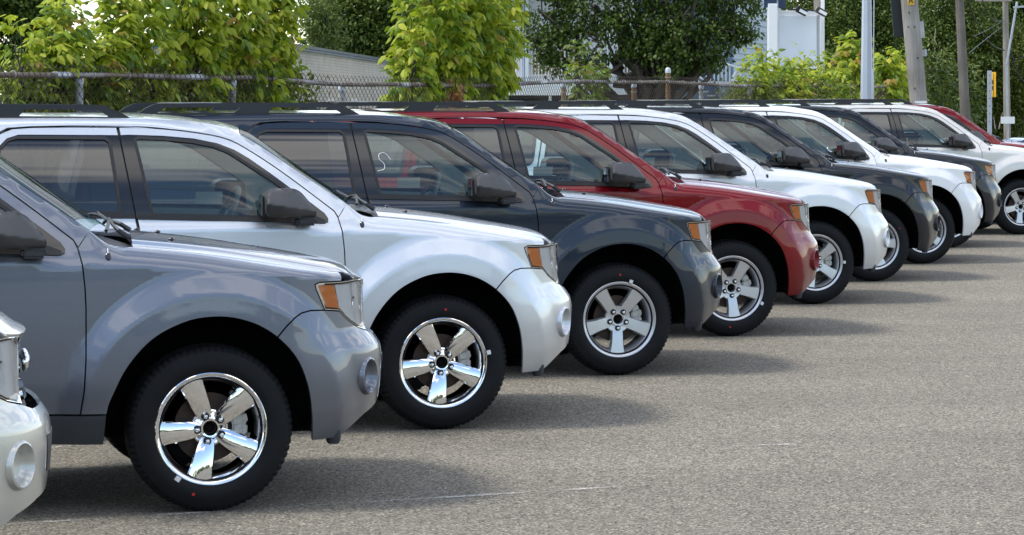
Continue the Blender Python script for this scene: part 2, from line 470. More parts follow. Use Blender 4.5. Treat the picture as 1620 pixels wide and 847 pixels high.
def panel(name, poly, mat, parent=None, holes=(), step=.03, off=0.0, flange=.014, fn=surf, both=False, side=-1, gap=.0032, fmat=None, offfn=None):
    """curved sheet over a 2D outline of the surface, with an inward return edge, analytic normals"""
    if gap: poly = inset(poly, gap)
    loops = [resample(poly, step)] + [resample(h, step) for h in holes]
    V2 = []; E2 = []; bl = []
    for lp in loops:
        o = len(V2); V2 += [tuple(p) for p in lp]; k = len(lp)
        E2 += [(o + i, o + (i + 1) % k) for i in range(k)]; bl.append(list(range(o, o + k)))
    A = np.array(loops[0]); mn = A.min(0); mxx = A.max(0)
    gx = np.arange(mn[0] + step * .37, mxx[0], step); gy = np.arange(mn[1] + step * .41, mxx[1], step)
    if len(gx) and len(gy):
        G = np.array(np.meshgrid(gx, gy)).reshape(2, -1).T
        ok = inside(G, loops[0])
        for h in loops[1:]: ok &= ~inside(G, h)
        G = G[ok]
        B_ = np.array(V2)
        if len(G):
            d2 = ((G[:, None, :] - B_[None]) ** 2).sum(-1).min(1) if len(G) * len(B_) < 4e7 else np.ones(len(G))
            G = G[d2 > (step * .45) ** 2]
            V2 += [tuple(p) for p in G]
    r = delaunay_2d_cdt([Vector(p) for p in V2], E2, [], 0, 1e-6)
    P = np.array([tuple(p) for p in r[0]]); T = np.array([f for f in r[2]])
    cen = P[T].mean(1)
    ok = inside(cen, loops[0])
    for h in loops[1:]: ok &= ~inside(cen, h)
    T = T[ok]
    mp = {}
    for new, olds in enumerate(r[3]):
        for q in olds: mp[q] = new
    X = fn(P[:, 0], P[:, 1]); N = normal(fn, P[:, 0], P[:, 1])
    # make sure normals point outwards (away from the car's middle)
    ref = X - np.array([X[:, 0].mean() if both else 0, 0, .6]); ref[:, 0] = N[:, 0] * 0
    ref = np.stack([np.where(X[:, 0] > .6, .5, 0), X[:, 1], np.where(X[:, 2] > .9, .25, 0)], -1)
    sg = np.sign((N * ref).sum(-1)); sgn = 1 if sg.sum() >= 0 else -1
    N = N * sgn
    X = X + N * (off if offfn is None else offfn(P[:, 0], P[:, 1])[:, None])
    def build(side_):
        Vv = [(x, side_ * w, z) for x, w, z in X]; Nn = [(a, side_ * b_, c) for a, b_, c in N]
        F_ = []
        for t_ in T:
            a, b_, c = (Vector(Vv[i]) for i in t_)
            nn = (b_ - a).cross(c - a)
            F_.append(tuple(t_) if nn.dot(Vector(Nn[t_[0]])) > 0 else tuple(t_[::-1]))
        if flange:
            for lp in bl:
                ids = [mp.get(i, i) for i in lp]; base = len(Vv); k = len(ids)
                for i in ids:
                    Vv.append(Vv[i]); Nn.append((0, 0, 0))
                for i in ids:
                    v = np.array(Vv[i]) - np.array(Nn[i]) * flange
                    Vv.append(tuple(v)); Nn.append((0, 0, 0))
                for j in range(k):
                    j2 = (j + 1) % k
                    F_.append((base + j, base + j2, base + k + j2, base + k + j))
        return Vv, Nn, F_
    if both:
        V1, N1, F1 = build(-1); V3, N3, F3 = build(1); o = len(V1)
        Vv = V1 + V3; Nn = N1 + N3; F_ = F1 + [tuple(i + o for i in f) for f in F3]
    else:
        Vv, Nn, F_ = build(side)
    o = mesh_obj(name, Vv, F_, mat, parent)
    if offfn is not None: return o
    try: o.data.normals_split_custom_set_from_vertices([Vector(n) for n in Nn])
    except Exception as ex: print('normals', name, ex)
    return o

def u_of_x(x, v):
    us = np.linspace(XC, XC + SU, 200); X = surf(us, np.full(200, v))
    return float(np.interp(x, X[:, 0], us))
def u_of_w(w, v):
    us = np.linspace(XC, XC + SU, 200); X = surf(us, np.full(200, v))
    return float(np.interp(-w, -X[:, 1], us))
def UX(pts): return [((u_of_x(x, z) if x > XC else x), z) for x, z in pts]
UE = XC + SU
# ------------------------------------------------------------------ building one sport utility vehicle
ZCR_old = ZCR
def ZCR(x): return itp(x, [-3.6, -2.5, -1.5, -.6, -.07, .27, .47, .70, 1.0, 1.4], [1.12, 1.115, 1.105, 1.088, 1.058, 1.034, 1.012, .993, .985, .98])
def ztop(x): return float(ZCR(x)) + .12
ARCH_F0 = [(-.458, .445), (-.448, .49), (-.424, .545), (-.385, .625), (-.33, .700), (-.27, .760), (-.2, .805), (-.1, .845), (0, .858), (.09, .852), (.175, .828), (.235, .797), (.282, .764)]
ARCH_B0 = [(.282, .764), (.335, .712), (.38, .648), (.412, .57), (.430, .50), (.442, .41), (.448, .33), (.450, .296)]
ARCH_F = spl(ARCH_F0, 3); ARCH_B = spl(ARCH_B0, 3)
def grow_arch(pts, k, xw=0.0, zw=.38): return [(xw + (x - xw) * k, zw + (z - zw) * k) for x, z in pts]
def extr(name, poly, holes, y0, y1, mat, parent, step=1.0, bev=0.0):
    loops = [poly] + list(holes)
    V2 = []; E2 = []
    for lp in loops:
        o = len(V2); V2 += [tuple(p) for p in lp]; k = len(lp)
        E2 += [(o + i, o + (i + 1) % k) for i in range(k)]
    r = delaunay_2d_cdt([Vector(p) for p in V2], E2, [], 0, 1e-6)
    P = np.array([tuple(p) for p in r[0]]); T = np.array([f for f in r[2]])
    cen = P[T].mean(1); ok = inside(cen, poly)
    for h in holes: ok &= ~inside(cen, h)
    T = T[ok]; n = len(P)
    bm = bmesh.new()
    a = [bm.verts.new((p[0], y0, p[1])) for p in P]; b_ = [bm.verts.new((p[0], y1, p[1])) for p in P]
    for t_ in T:
        bm.faces.new([a[i] for i in t_]); bm.faces.new([b_[i] for i in t_[::-1]])
    for e in r[1]:
        pass
    cnt = {}
    for t_ in T:
        for i in range(3):
            k = tuple(sorted((int(t_[i]), int(t_[(i + 1) % 3])))); cnt[k] = cnt.get(k, 0) + 1
    for (i, j), c in cnt.items():
        if c == 1: bm.faces.new([a[i], a[j], b_[j], b_[i]])
    bm.normal_update()
    if bev:
        es = [e for e in bm.edges if len(e.link_faces) == 2 and e.calc_face_angle(0) > R(50)]
        bmesh.ops.bevel(bm, geom=es, offset=bev, segments=2, affect='EDGES', clamp_overlap=True)
    return bm_obj(name, bm, mat, parent, autos=40)

def build_car():
    root = empty('parked_suv')
    P = 'paint_silver'
    paintable = []
    def pp(*a, **k):
        o = panel(*a, **k); paintable.append(o); return o
    # --- bumper ---
    seam = [(ARCH_B0[0][0], ARCH_B0[0][1]), (.32, .808), (.36, .846), (.395, .866), (.44, .874), (.512, .8715)]
    lampbot = [(.512, .8715), (.588, .862), (.625, .825), (.66, .800), (.70, .776)]
    wi5 = u_of_w(.50, .755); wi46 = u_of_w(.46, .97)
    bp = UX(seam) + UX(lampbot[1:]) + [(wi5, .752), (u_of_w(.44, .74), .735), (UE, .73), (UE, .43), (u_of_w(.3, .42), .43), (u_of_w(.45, .42), .418), (u_of_w(.60, .39), .385), (u_of_x(.66, .34), .345), (u_of_x(.60, .3), .312), (u_of_x(.56, .3), .300)] + [(u_of_x(x, z), z) for x, z in ARCH_B[::-1][:-1]]
    ufog = u_of_w(.625, .56)
    fh = [(ufog + .074 * math.cos(a), .56 + .074 * math.sin(a)) for a in np.linspace(0, 2 * math.pi, 24, endpoint=False)]
    o = pp('front_bumper', bp, P, root, holes=[fh], step=.02, both=True)
    bump = o
    # fog lamp pods
    for sd in (-1, 1):
        X0 = surf(np.array([ufog]), np.array([.56]))[0]
        prof = [(.098, -.06), (.091, -.015), (.086, .006), (.081, .017), (.075, .020), (.069, .014), (.063, -.004), (.058, -.014), (.050, -.022), (.03, -.026), (.0, -.027)]
        f = lathe('fog_lamp_bezel', prof, P, bump, n=40)
        paintable.append(f)
        f.location = (X0[0] - .008, sd * X0[1], .56)
        f.rotation_euler = (0, 0, R(90 - 34) if sd < 0 else R(90 + 34))
    # tow hook cover / air deflector
    for sd in (-1, 1):
        V, F_ = tube_geo([(.56, sd * .735, .335), (.562, sd * .735, .285), (.562, sd * .735, .272)], [.040, .032, .024], 14)
        mesh_obj('air_deflector', V, F_, 'sill_plastic', root, autos=40)
    # --- fenders ---
    gapline = [(-.578, 1.163), (-.56, 1.09), (-.549, .99), (-.545, .90), (-.545, .78), (-.547, .68), (-.556, .546), (-.572, .445)]
    topx = np.linspace(-.33, .62, 24)
    ft = [(-.518, float(zg(-.518)) + .05), (-.49, 1.232), (-.44, 1.215), (-.38, 1.198)] + [(x if x <= XC else u_of_x(x, 1.0), 0) for x in topx]
    ft = [(a, (b_ if b_ else ztop(a))) for a, b_ in ft]
    lampleft = UX([(.60, .9935), (.485, .9955), (.464, .986), (.470, .965), (.512, .8715)])
    fp = ft + lampleft + UX(seam[::-1][1:-1]) + UX(ARCH_F[::-1]) + gapline[::-1]
    for sd in (-1, 1):
        pp('front_fender', fp, P, root, step=.015, side=sd)
        # radio aerial grommet on the right fender only
    X0 = surf(np.array([-.448]), np.array([1.118]))[0]
    bm = bmesh.new(); bmesh.ops.create_uvsphere(bm, u_segments=14, v_segments=8, radius=1)
    bmesh.ops.transform(bm, matrix=Matrix.Translation((-.448, -X0[1] + .002, 1.122)) @ Matrix.Rotation(R(-20), 4, 'X') @ Matrix.Diagonal((.013, .008, .021, 1)), verts=bm.verts)
    g = bm_obj('aerial_grommet', bm, 'gloss_black', root)
    tube('aerial_stub', [(-.448, -X0[1] + .004, 1.135), (-.449, -X0[1] + .015, 1.158)], .003, 'lamp_white', g, n=6)
    # --- hood ---
    def hoodfn(x, w):
        x = np.asarray(x, float); w = np.asarray(w, float)
        x, w = np.broadcast_arrays(x, w)
        return np.stack([x, w, hoodT(x, np.abs(w))], -1)
    us = np.concatenate([np.linspace(-.33, XC, 14), np.linspace(XC, UE, 34)[1:]])
    bd = surf(us, np.array([ztop(u) for u in us]))
    r_ = [(float(a[0]), float(a[1])) for a in bd]; r_[-1] = (r_[-1][0], 0.0)
    hl = [(x, w) for x, w in r_] + [(x, -w) for x, w in r_[::-1][1:]]
    hl += [(-.315, -.55), (-.285, -.25), (-.28, 0), (-.285, .25), (-.315, .55)]
    pp('hood', hl, P, root, step=.03, fn=hoodfn, side=1, gap=.002, flange=.035)
    for x, w in ((-.12, -.42), (-.12, .1), (-.18, .42)):
        bm = bmesh.new(); bmesh.ops.create_uvsphere(bm, u_segments=8, v_segments=6, radius=.011)
        bmesh.ops.transform(bm, matrix=Matrix.Translation((x, w, float(hoodT(x, abs(w))) + .004)) @ Matrix.Diagonal((1.3, 1, .8, 1)), verts=bm.verts)
        bm_obj('washer_nozzle', bm, 'gloss_black', root)
    # cowl and wipers
    def cowl(x, w):
        x, w = np.broadcast_arrays(np.asarray(x, float), np.asarray(w, float))
        return np.stack([x, w, 1.172 - .035 * (w / .7) ** 2 - .3 * (x + .4)], -1)
    panel('cowl_grille', [(-.56, -.70), (-.26, -.71), (-.22, 0), (-.26, .71), (-.56, .70), (-.42, 0)], 'seal_rubber', root, step=.06, fn=cowl, side=1, flange=0)
    for w0, w1 in ((-.62, -.05), (.02, .60)):
        pts = []
        for t_ in np.linspace(0, 1, 8):
            w = w0 + (w1 - w0) * t_
            x = -.455 + .10 * (1 - (w / .7) ** 2) - .03 * t_
            pts.append((x, w, 1.222 + .012 * (1 - (w / .7) ** 2) + .03 * math.sin(t_ * 3.1)))
        wp = tube('wiper', pts, .008, 'black_plastic', root, n=6)
        tube('wiper_arm', [(pts[0][0] + .10, w0 + .02, 1.195), (pts[0][0] + .06, w0 + .02, 1.222), (pts[2][0] + .02, pts[2][1], 1.243), (pts[3][0], pts[3][1], pts[3][2] + .01)], [.014, .012, .008, .006], 'black_plastic', wp, n=6)
    # --- headlights ---
    hp = UX([(.512, .8715), (.470, .965), (.464, .986), (.485, .9955), (.60, .9935)]) + [(u_of_w(.62, .99), .995), (wi46, .996), (wi5, .755), ] + UX([(.70, .776), (.66, .800), (.625, .825), (.588, .862)])
    am = UX([(.522, .880), (.484, .968), (.487, .984)]) + UX([(.562, .983), (.574, .94), (.590, .872)])
    hpi = inset(hp, .0135)
    for sd in (-1, 1):
        frm = panel('headlight', inset(hp, .002), 'chrome', root, holes=[hpi], step=.03, off=-.002, flange=.03, side=sd, gap=.001)
        def bowl(u, v):
            s_ = (u - hp[0][0]) * 9
            return -.006 - .05 * np.maximum(v - .80, 0) - .0016 * np.cos(s_ * 6.28) - .003 * np.cos(s_ * 2.5 + v * 14)
        panel('reflector', inset(hp, .006), 'reflector', frm, step=.009, flange=0, side=sd, offfn=bowl)
        panel('indicator_lens', am, 'amber', frm, step=.012, flange=.006, side=sd, gap=0, offfn=lambda u, v: -.003 - .03 * (v - .88) + .0018 * np.sin(v * 420))
        panel('lens_cover', inset(hp, .006), 'glass_lens', frm, step=.03, off=-.001, flange=0, side=sd, gap=0)
        for xa, xb, wd in ((.566, .592, .005), (.672, .690, .004)):  # amber divider, then a chrome strip added to imitate reflections in the lens
            panel('divider_glint_strip', [(u_of_x(xa, .98), .985), (u_of_x(xa, .98) + wd, .985), (u_of_x(xb, .86) + wd, .865 if xa < .6 else .835), (u_of_x(xb, .86), .865 if xa < .6 else .835)], 'chrome', frm, step=.02, off=-.004, flange=.006, side=sd, gap=0)
        X0 = surf(np.array([u_of_x(.685, .88)]), np.array([.865]))[0]
        g = lathe('headlight_bulb', [(.0, -.006), (.012, -.008), (.024, -.004), (.033, .004), (.036, .006), (.038, .002)], 'chrome', frm, n=20)
        g.location = (X0[0] - .012, sd * (X0[1] - .008), .88); g.rotation_euler = (0, 0, R(90 - 20) if sd < 0 else R(90 + 20))
    # --- grille ---
    gp = [(u_of_w(.45, .95), .984), (UE, .984), (UE, .74), (u_of_w(.43, .76), .745)]
    gr = panel('grille', gp, 'black_plastic', root, step=.05, off=-.045, both=True, flange=.01)
    for v in (.945, .862, .78):
        panel('grille_bar', [(u_of_w(.34, v), v - .013), (UE, v - .013), (UE, v + .013), (u_of_w(.34, v), v + .013)], 'chrome', gr, step=.05, off=-.022, both=True, flange=.03, gap=0)
    bm = bmesh.new(); bmesh.ops.create_uvsphere(bm, u_segments=24, v_segments=12, radius=1)
    bmesh.ops.transform(bm, matrix=Matrix.Translation((.798, 0, .862)) @ Matrix.Diagonal((.022, .098, .044, 1)), verts=bm.verts)
    bd_ = bm_obj('grille_badge', bm, 'chrome', root)
    bm = bmesh.new(); bmesh.ops.create_uvsphere(bm, u_segments=24, v_segments=12, radius=1)
    bmesh.ops.transform(bm, matrix=Matrix.Translation((.802, 0, .862)) @ Matrix.Diagonal((.021, .088, .036, 1)), verts=bm.verts)
    bm_obj('badge_face', bm, 'badge_blue', bd_)
    panel('lower_intake', [(u_of_w(.40, .6), .635), (UE, .635), (UE, .50), (u_of_w(.36, .5), .50)], 'black_plastic', root, step=.05, off=.003, both=True, flange=.004)
    # --- front doors ---
    dtop = [(-1.742, 1.652), (-1.593, 1.648), (-1.43, 1.635), (-1.257, 1.610), (-1.156, 1.584), (-1.073, 1.543), (-.925, 1.447), (-.759, 1.325), (-.594, 1.195)]
    dtop = spl(dtop, 3)
    fd = [(-1.615, .8), (-1.652, 1.12)] + dtop + gapline + [(-1.60, .445)]
    gl = [(-1.578, 1.191), (-1.655, 1.583), (-1.638, 1.590), (-1.512, 1.584), (-1.361, 1.570), (-1.243, 1.547), (-1.16, 1.513), (-1.053, 1.443), (-.929, 1.362), (-.855, 1.308), (-.838, 1.166), (-1.022, 1.172)]
    tr = [(-1.6625, 1.166), (-1.7375, 1.609), (-1.687, 1.611), (-1.511, 1.605), (-1.343, 1.590), (-1.217, 1.564), (-1.125, 1.528), (-1.051, 1.484), (-.927, 1.396), (-.845, 1.334), (-.719, 1.240), (-.650, 1.186), (-.632, 1.158), (-.634, 1.138), (-.652, 1.130), (-1.108, 1.148)]
    # --- rear doors ---
    rd = [(-1.625, .8), (-1.662, 1.12), (-1.752, 1.652), (-2.0, 1.654), (-2.207, 1.652), (-2.308, 1.645), (-2.381, 1.614), (-2.42, 1.567), (-2.50, 1.22), (-2.505, 1.06), (-2.43, .90), (-2.28, .76), (-2.17, .62), (-2.12, .445), (-1.61, .445)]
    rt = [(-1.6715, 1.170), (-1.746, 1.609), (-2.20, 1.613), (-2.275, 1.613), (-2.335, 1.594), (-2.386, 1.544), (-2.462, 1.2), (-2.462, 1.176), (-2.2, 1.176)]
    rg = [(-1.752, 1.201), (-1.797, 1.572), (-1.822, 1.589), (-2.287, 1.594), (-2.333, 1.579), (-2.370, 1.537), (-2.436, 1.235), (-2.43, 1.212)]
    for sd in (-1, 1):
        d1 = pp('front_door', fd, P, root, holes=[inset(gl, -.008)], step=.03, side=sd)
        t1 = panel('window_frame', tr, 'gloss_black', d1, holes=[gl], step=.03, side=sd, off=.003, flange=.012, gap=0)
        gl_in = inset(gl, .0)
        panel('window_seal', inset(gl, -.012), 'seal_rubber', d1, holes=[inset(gl, .004)], step=.03, side=sd, off=.0055, flange=.012, gap=0)
        panel('window_glass', inset(gl, -.004), 'glass_clear', d1, step=.03, side=sd, off=-.004, flange=0, gap=0)
        d2 = pp('rear_door', rd, P, root, holes=[inset(rg, -.008)], step=.035, side=sd)
        panel('window_frame', rt, 'gloss_black', d2, holes=[rg], step=.035, side=sd, off=.003, flange=.012, gap=0)
        panel('window_seal', inset(rg, -.012), 'seal_rubber', d2, holes=[inset(rg, .004)], step=.035, side=sd, off=.0055, flange=.012, gap=0)
        panel('window_glass', inset(rg, -.004), 'glass_privacy', d2, step=.035, side=sd, off=-.004, flange=0, gap=0)
        panel('door_gap_backing', [(-1.60, .45), (-1.64, 1.12), (-1.73, 1.645), (-1.765, 1.645), (-1.675, 1.12), (-1.63, .45)], 'seal_rubber', d2, step=.04, side=sd, off=-.012, flange=0, gap=0)  # black backing strip so the door gap reads dark
        # waist rubbers and handles
        panel('waist_seal', [(-1.662, 1.164), (-1.66, 1.190), (-.70, 1.170), (-.648, 1.15), (-.66, 1.13), (-1.1, 1.147)], 'seal_rubber', d1, step=.05, side=sd, off=.007, flange=.01, gap=0)
        panel('waist_seal', [(-1.672, 1.168), (-1.675, 1.196), (-2.46, 1.206), (-2.465, 1.176)], 'seal_rubber', d2, step=.05, side=sd, off=.007, flange=.01, gap=0)
        for dd, hx in ((d1, -1.48), (d2, -2.30)):
            h = tube('door_handle', [(hx - .09, sd * .872, 1.0), (hx - .08, sd * .895, 1.0), (hx + .07, sd * .895, 1.0), (hx + .085, sd * .872, 1.0)], [.010, .013, .013, .010], 'black_plastic', dd, n=8)
        # quarter panel
        RA = grow_arch([(-x if False else x, z) for x, z in ARCH_F], 1.0)
        ra = [(x * 1.0 - 2.619, z) for x, z in (ARCH_F + ARCH_B[1:])]
        ra = [(x, max(z, .40)) for x, z in ra if z > .39 or True][:-2]
        qp = [(-2.128, .445)] + [(x, z) for x, z in ra[::-1]] + [(-3.40, .42), (-3.5, .55), (-3.5, 1.0), (-3.47, 1.3), (-3.42, 1.60)] + [(x, float(zg(x))) for x in np.linspace(-3.40, -2.30, 8)] + [(-2.33, 1.652), (-2.392, 1.620), (-2.430, 1.567), (-2.510, 1.22), (-2.515, 1.06), (-2.44, .90), (-2.29, .76), (-2.18, .62)]
        qw = rnd([(-2.56, 1.24), (-2.49, 1.575), (-3.22, 1.55), (-3.30, 1.27)], .05)
        q = pp('rear_quarter', qp, P, root, holes=[qw], step=.045, side=sd, gap=.0)
        panel('window_glass', inset(qw, -.01), 'glass_privacy', q, step=.05, side=sd, off=-.004, flange=0, gap=0)
        panel('window_frame', inset(qw, -.02), 'gloss_black', q, holes=[inset(qw, .004)], step=.05, side=sd, off=.003, flange=.012, gap=0)
        panel('tail_light', [(-3.34, .98), (-3.32, 1.27), (-3.46, 1.27), (-3.49, .98)], 'tail_red', root, step=.04, side=sd, off=.006, gap=0)
        # sill
        panel('rocker_sill', [(-.462, .4385), (-2.125, .4385), (-2.14, .315), (-.470, .310)], 'sill_plastic', root, step=.04, side=sd, off=-.003, flange=.03, gap=0)
    # --- roof, pillars, windscreen ---
    xs = np.linspace(-1.09, -.518, 14)
    wsedge = [(x, float(zg(x)) + .055) for x in xs]
    head = [(x, float(zg(x)) + .055 + (x + 1.09) / .09 * .995) for x in np.linspace(-1.09, -1.0, 8)]
    base_ = [(x, float(zg(x)) + .055 + (x + .518) / .148 * .995) for x in np.linspace(-.518, -.37, 8)]
    roofp = [(x, float(zg(x)) + 1.05) for x in np.linspace(-3.42, -1.0, 20)] + head[::-1][1:] + wsedge[1:] + [(-.575, 1.168), (-.594, 1.20)] + [(a, b_ + .004) for a, b_ in dtop[::-1][1:-1]] + [(-1.742, 1.656), (-2.0, 1.658), (-2.207, 1.656)] + [(x, float(zg(x))) for x in np.linspace(-2.30, -3.42, 8)]
    rf = pp('roof', roofp, P, root, step=.05, both=True, gap=.0, flange=.012)
    wsp = [(a, b_) for a, b_ in wsedge] + base_[1:] + head[::-1][:-1]
    panel('windscreen', wsp, 'glass_windscreen', root, step=.03, both=True, off=.002, flange=.006, gap=.003)
    # black windscreen edge seal
    # liner inside
    lin = [(-3.35, 1.08), (-3.3, 1.60)] + [(x, float(zg(x)) - .002) for x in np.linspace(-3.25, -.56, 24)] + [(-.56, 1.08)]
    for sd in (-1, 1):
        panel('cabin_lining', lin, 'liner', root, holes=[inset(gl, -.012), inset(rg, -.012), inset(qw, -.01)], step=.06, side=sd, off=-.04, flange=0, gap=0)
    hlp = [(x, float(zg(x)) + 1.05) for x in np.linspace(-3.35, -1.02, 12)] + [(x, float(zg(x)) + .03) for x in np.linspace(-1.12, -3.35, 12)]
    panel('headliner', hlp, 'liner', root, step=.08, both=True, off=-.035, flange=0, gap=0)
    # dark inner body
    sh = [(-3.42, .46), (-3.42, 1.14), (-.56, 1.14), (-.45, 1.10)] + [(x if x <= XC else u_of_x(x, 1.0), float(ZCR(x)) - .0) for x in (-.3, 0, .22, .45)] + [(u_of_w(.3, .95), .95), (UE, .95), (UE, .44), (u_of_x(.72, .4), .40)] + [(u_of_x(x, z) if x > XC else x, z) for x, z in grow_arch((ARCH_F + ARCH_B[1:-1])[::-1], 1.10)] + [(-.50, .34), (-2.10, .34)] + [(x - 2.619, z) for x, z in grow_arch((ARCH_F + ARCH_B[1:-2])[::-1], 1.10)]
    panel('inner_body', sh, 'under_black', root, step=.08, both=True, off=-.052, flange=0, gap=0)
    for xw in (0, -2.619):
        th = np.linspace(R(-7), R(187), 26)
        for sd in (-1, 1):
            V = []; F_ = []; o_ = 0
            for w in (.83, .62, .48):
                for a in th: V.append((xw + .008 + .478 * math.cos(a), sd * min(w, float(Wd(.375 + .483 * math.sin(a))) - .045), .375 + .483 * math.sin(a)))
            n = len(th)
            for k in range(2):
                for j in range(n - 1): F_.append((o_ + k * n + j, o_ + k * n + j + 1, o_ + (k + 1) * n + j + 1, o_ + (k + 1) * n + j))
            F_.append(tuple(o_ + 2 * n + j for j in range(n)))
            mesh_obj('wheel_well', V, F_, 'under_black', root)
    bm = bmesh.new()
    bxm(bm, -3.30, -.46, -.78, .78, .32, .36); bxm(bm, -3.30, .62, -.47, .47, .30, .36); bxm(bm, .46, .60, -.70, .70, .325, .36)
    bxm(bm, -3.4, .5, -.46, .46, .85, .87)
    for xw in (0, -2.619): bxm(bm, xw - .05, xw + .05, -.70, .70, .26, .33, .01)
    bxm(bm, -.6, .35, -.06, .06, .26, .31, .01)
    bm_obj('underbody', bm, 'under_black', root, smooth=False)
    # tail
    def back(w, z):
        w, z = np.broadcast_arrays(np.asarray(w, float), np.asarray(z, float))
        x = -3.50 - .05 * (1 - (w / .85) ** 2) + .10 * ss(1.15, 1.66, z)
        return np.stack([x, w, z], -1)
    bk = [(float(Wd(z)) * .885, z) for z in (.45, .6, .8, 1.0, 1.2, 1.4, 1.6, 1.66)]
    bk = bk + [(.3, 1.69), (-.3, 1.69)] + [(-a, z) for a, z in bk[::-1]]
    rwn = rnd([(-.56, 1.22), (.56, 1.22), (.47, 1.58), (-.47, 1.58)], .06)
    tg = pp('tailgate', bk, P, root, holes=[rwn], step=.06, fn=back, side=1, gap=0)
    panel('window_glass', inset(rwn, -.01), 'glass_privacy', tg, step=.08, fn=back, side=1, off=.004, flange=0, gap=0)
    bm = bmesh.new(); bxm(bm, -3.60, -3.46, -.78, .78, .42, .64, .03); o = bm_obj('rear_bumper', bm, P, root); paintable.append(o)
    # --- mirrors ---
    mo = rnd([(-1.000, 1.180), (-1.006, 1.300), (-.975, 1.328), (-.845, 1.328), (-.800, 1.306), (-.722, 1.205), (-.722, 1.172), (-.745, 1.163)], [.025, .03, .02, .04, .03, .02, .012, .01], 4)
    mol = np.array(resample(mo, .01))
    def mfn(x, z):
        x, z = np.broadcast_arrays(np.asarray(x, float), np.asarray(z, float))
        zc3 = 1.238 - .16 * (x + .93); zc3 = np.minimum(zc3, 1.30)
        w = 1.085 - .055 * np.clip((z - zc3) / .085, 0, 1) ** 1.15 - .038 * np.clip((zc3 - z) / .07, 0, 1) ** 1.3 - .085 * ss(-.93, -.70, x)
        d = np.sqrt(((x[..., None] - mol[:, 0]) ** 2 + (z[..., None] - mol[:, 1]) ** 2).min(-1))
        q = np.clip(1 - d / .022, 0, 1)
        w = w - .022 * (1 - np.sqrt(np.maximum(0, 1 - q * q * .98)))
        return np.stack([x, w, z], -1)
    for sd in (-1, 1):
        V = []
        mr = panel('side_mirror', mo, 'mirror_plastic', root, step=.011, fn=mfn, side=sd, flange=0, gap=0)
        # housing walls running inwards to the door, narrowing towards the arm
        bm = bmesh.new(); ring = [tuple(p) for p in resample(mo, .02)]
        w0 = mfn(np.array([p[0] for p in ring]), np.array([p[1] for p in ring]))[:, 1]
        cxm, czm = -.87, 1.225
        lv = []
        for k, (dw, sc_) in enumerate(((0, 1), (.03, 1.0), (.07, .97), (.12, .90))):
            lv.append([bm.verts.new((cxm + (p[0] - cxm) * (sc_ if p[0] > cxm else 1), sd * (w0[i] - dw if k == 0 else min(w0[i], 1.06) - dw), czm + (p[1] - czm) * sc_)) for i, p in enumerate(ring)])
        n = len(ring)
        for k in range(3):
            for j in range(n): bm.faces.new([lv[k][j], lv[k][(j + 1) % n], lv[k + 1][(j + 1) % n], lv[k + 1][j]])
        bm.faces.new(lv[3])
        bm_obj('mirror_housing', bm, 'mirror_plastic', mr, autos=50)
        bm = bmesh.new()
        bxm(bm, -.003, .003, -.070, .070, -.050, .050, .002)
        o = bm_obj('mirror_glass', bm, 'mirror_glass', mr); o.location = (-1.013, sd * .915, 1.232); o.rotation_euler = (0, 0, sd * R(3))
        bm = bmesh.new(); bxm(bm, -.004, .012, -.078, .078, -.058, .058, .006)
        bz_ = bm_obj('mirror_bezel', bm, 'seal_rubber', mr); bz_.location = (-1.007, sd * .915, 1.232)
        bm = bmesh.new(); bxm(bm, -.83, -.725, sd * .83, sd * 1.01, 1.128, 1.172, .012)
        bm_obj('mirror_arm', bm, 'black_plastic', mr)
    # --- roof rack ---
    ro = spl([(-3.12, 1.688), (-3.06, 1.735), (-3.0, 1.765)], 4) + spl([(-2.97, 1.772), (-2.4, 1.775), (-1.86, 1.772), (-1.80, 1.762), (-1.72, 1.728), (-1.645, 1.685)], 4) + [(-2.2, 1.680), (-2.9, 1.680)]
    h1 = rnd([(-2.975, 1.712), (-2.925, 1.745), (-2.44, 1.747), (-2.485, 1.712)], .008, 2)
    h2 = rnd([(-2.265, 1.712), (-2.235, 1.747), (-1.86, 1.745), (-1.835, 1.738), (-1.785, 1.708)], .008, 2)
    for sd in (-1, 1):
        rk = extr('roof_rail', ro, [h1, h2], sd * .570, sd * .602, 'black_plastic', root, bev=.004)
        rk.rotation_euler = (0, 0, 0)
    for x in (-2.79, -2.60, -1.95):
        if x == -1.95: continue
        V, F_ = tube_geo([(x, w, 1.772 + .010 * (1 - (w / .58) ** 2)) for w in np.linspace(-.575, .575, 12)], .5, 10)
        bm = bmesh.new(); bxm(bm, x - .05, x + .05, -.575, .575, 1.758, 1.777, .008)
        bm_obj('roof_crossbar', bm, 'steel', root)
    # --- cabin ---
    bm = bmesh.new(); bxm(bm, -.98, -.50, -.70, .70, .88, 1.11, .05); bxm(bm, -.98, -.72, .17, .57, 1.05, 1.165, .04)
    dash = bm_obj('dashboard', bm, 'dash_plastic', root)
    ring = []
    c0 = Vector((-1.02, .37, 1.115)); upv = Vector((math.sin(R(24)), 0, math.cos(R(24)))); rt_ = Vector((0, 1, 0))
    pts = [c0 + .188 * (math.cos(a) * rt_ + math.sin(a) * upv) for a in np.linspace(0, 2 * math.pi, 33)]
    V1 = tube_geo([tuple(p_) for p_ in pts], .016, 8, caps=False)
    spk = [tube_geo([tuple(c0 + .18 * (math.cos(a) * rt_ + math.sin(a) * upv)), tuple(c0 + Vector((.02, 0, 0)))], .015, 6) for a in (R(0), R(180), R(270))]
    hub = tube_geo([tuple(c0), tuple(c0 + Vector((.12, 0, -.05)))], .06, 12)
    V, F_ = merge([V1, hub] + spk)
    mesh_obj('steering_wheel', V, F_, 'wheel_leather', root)
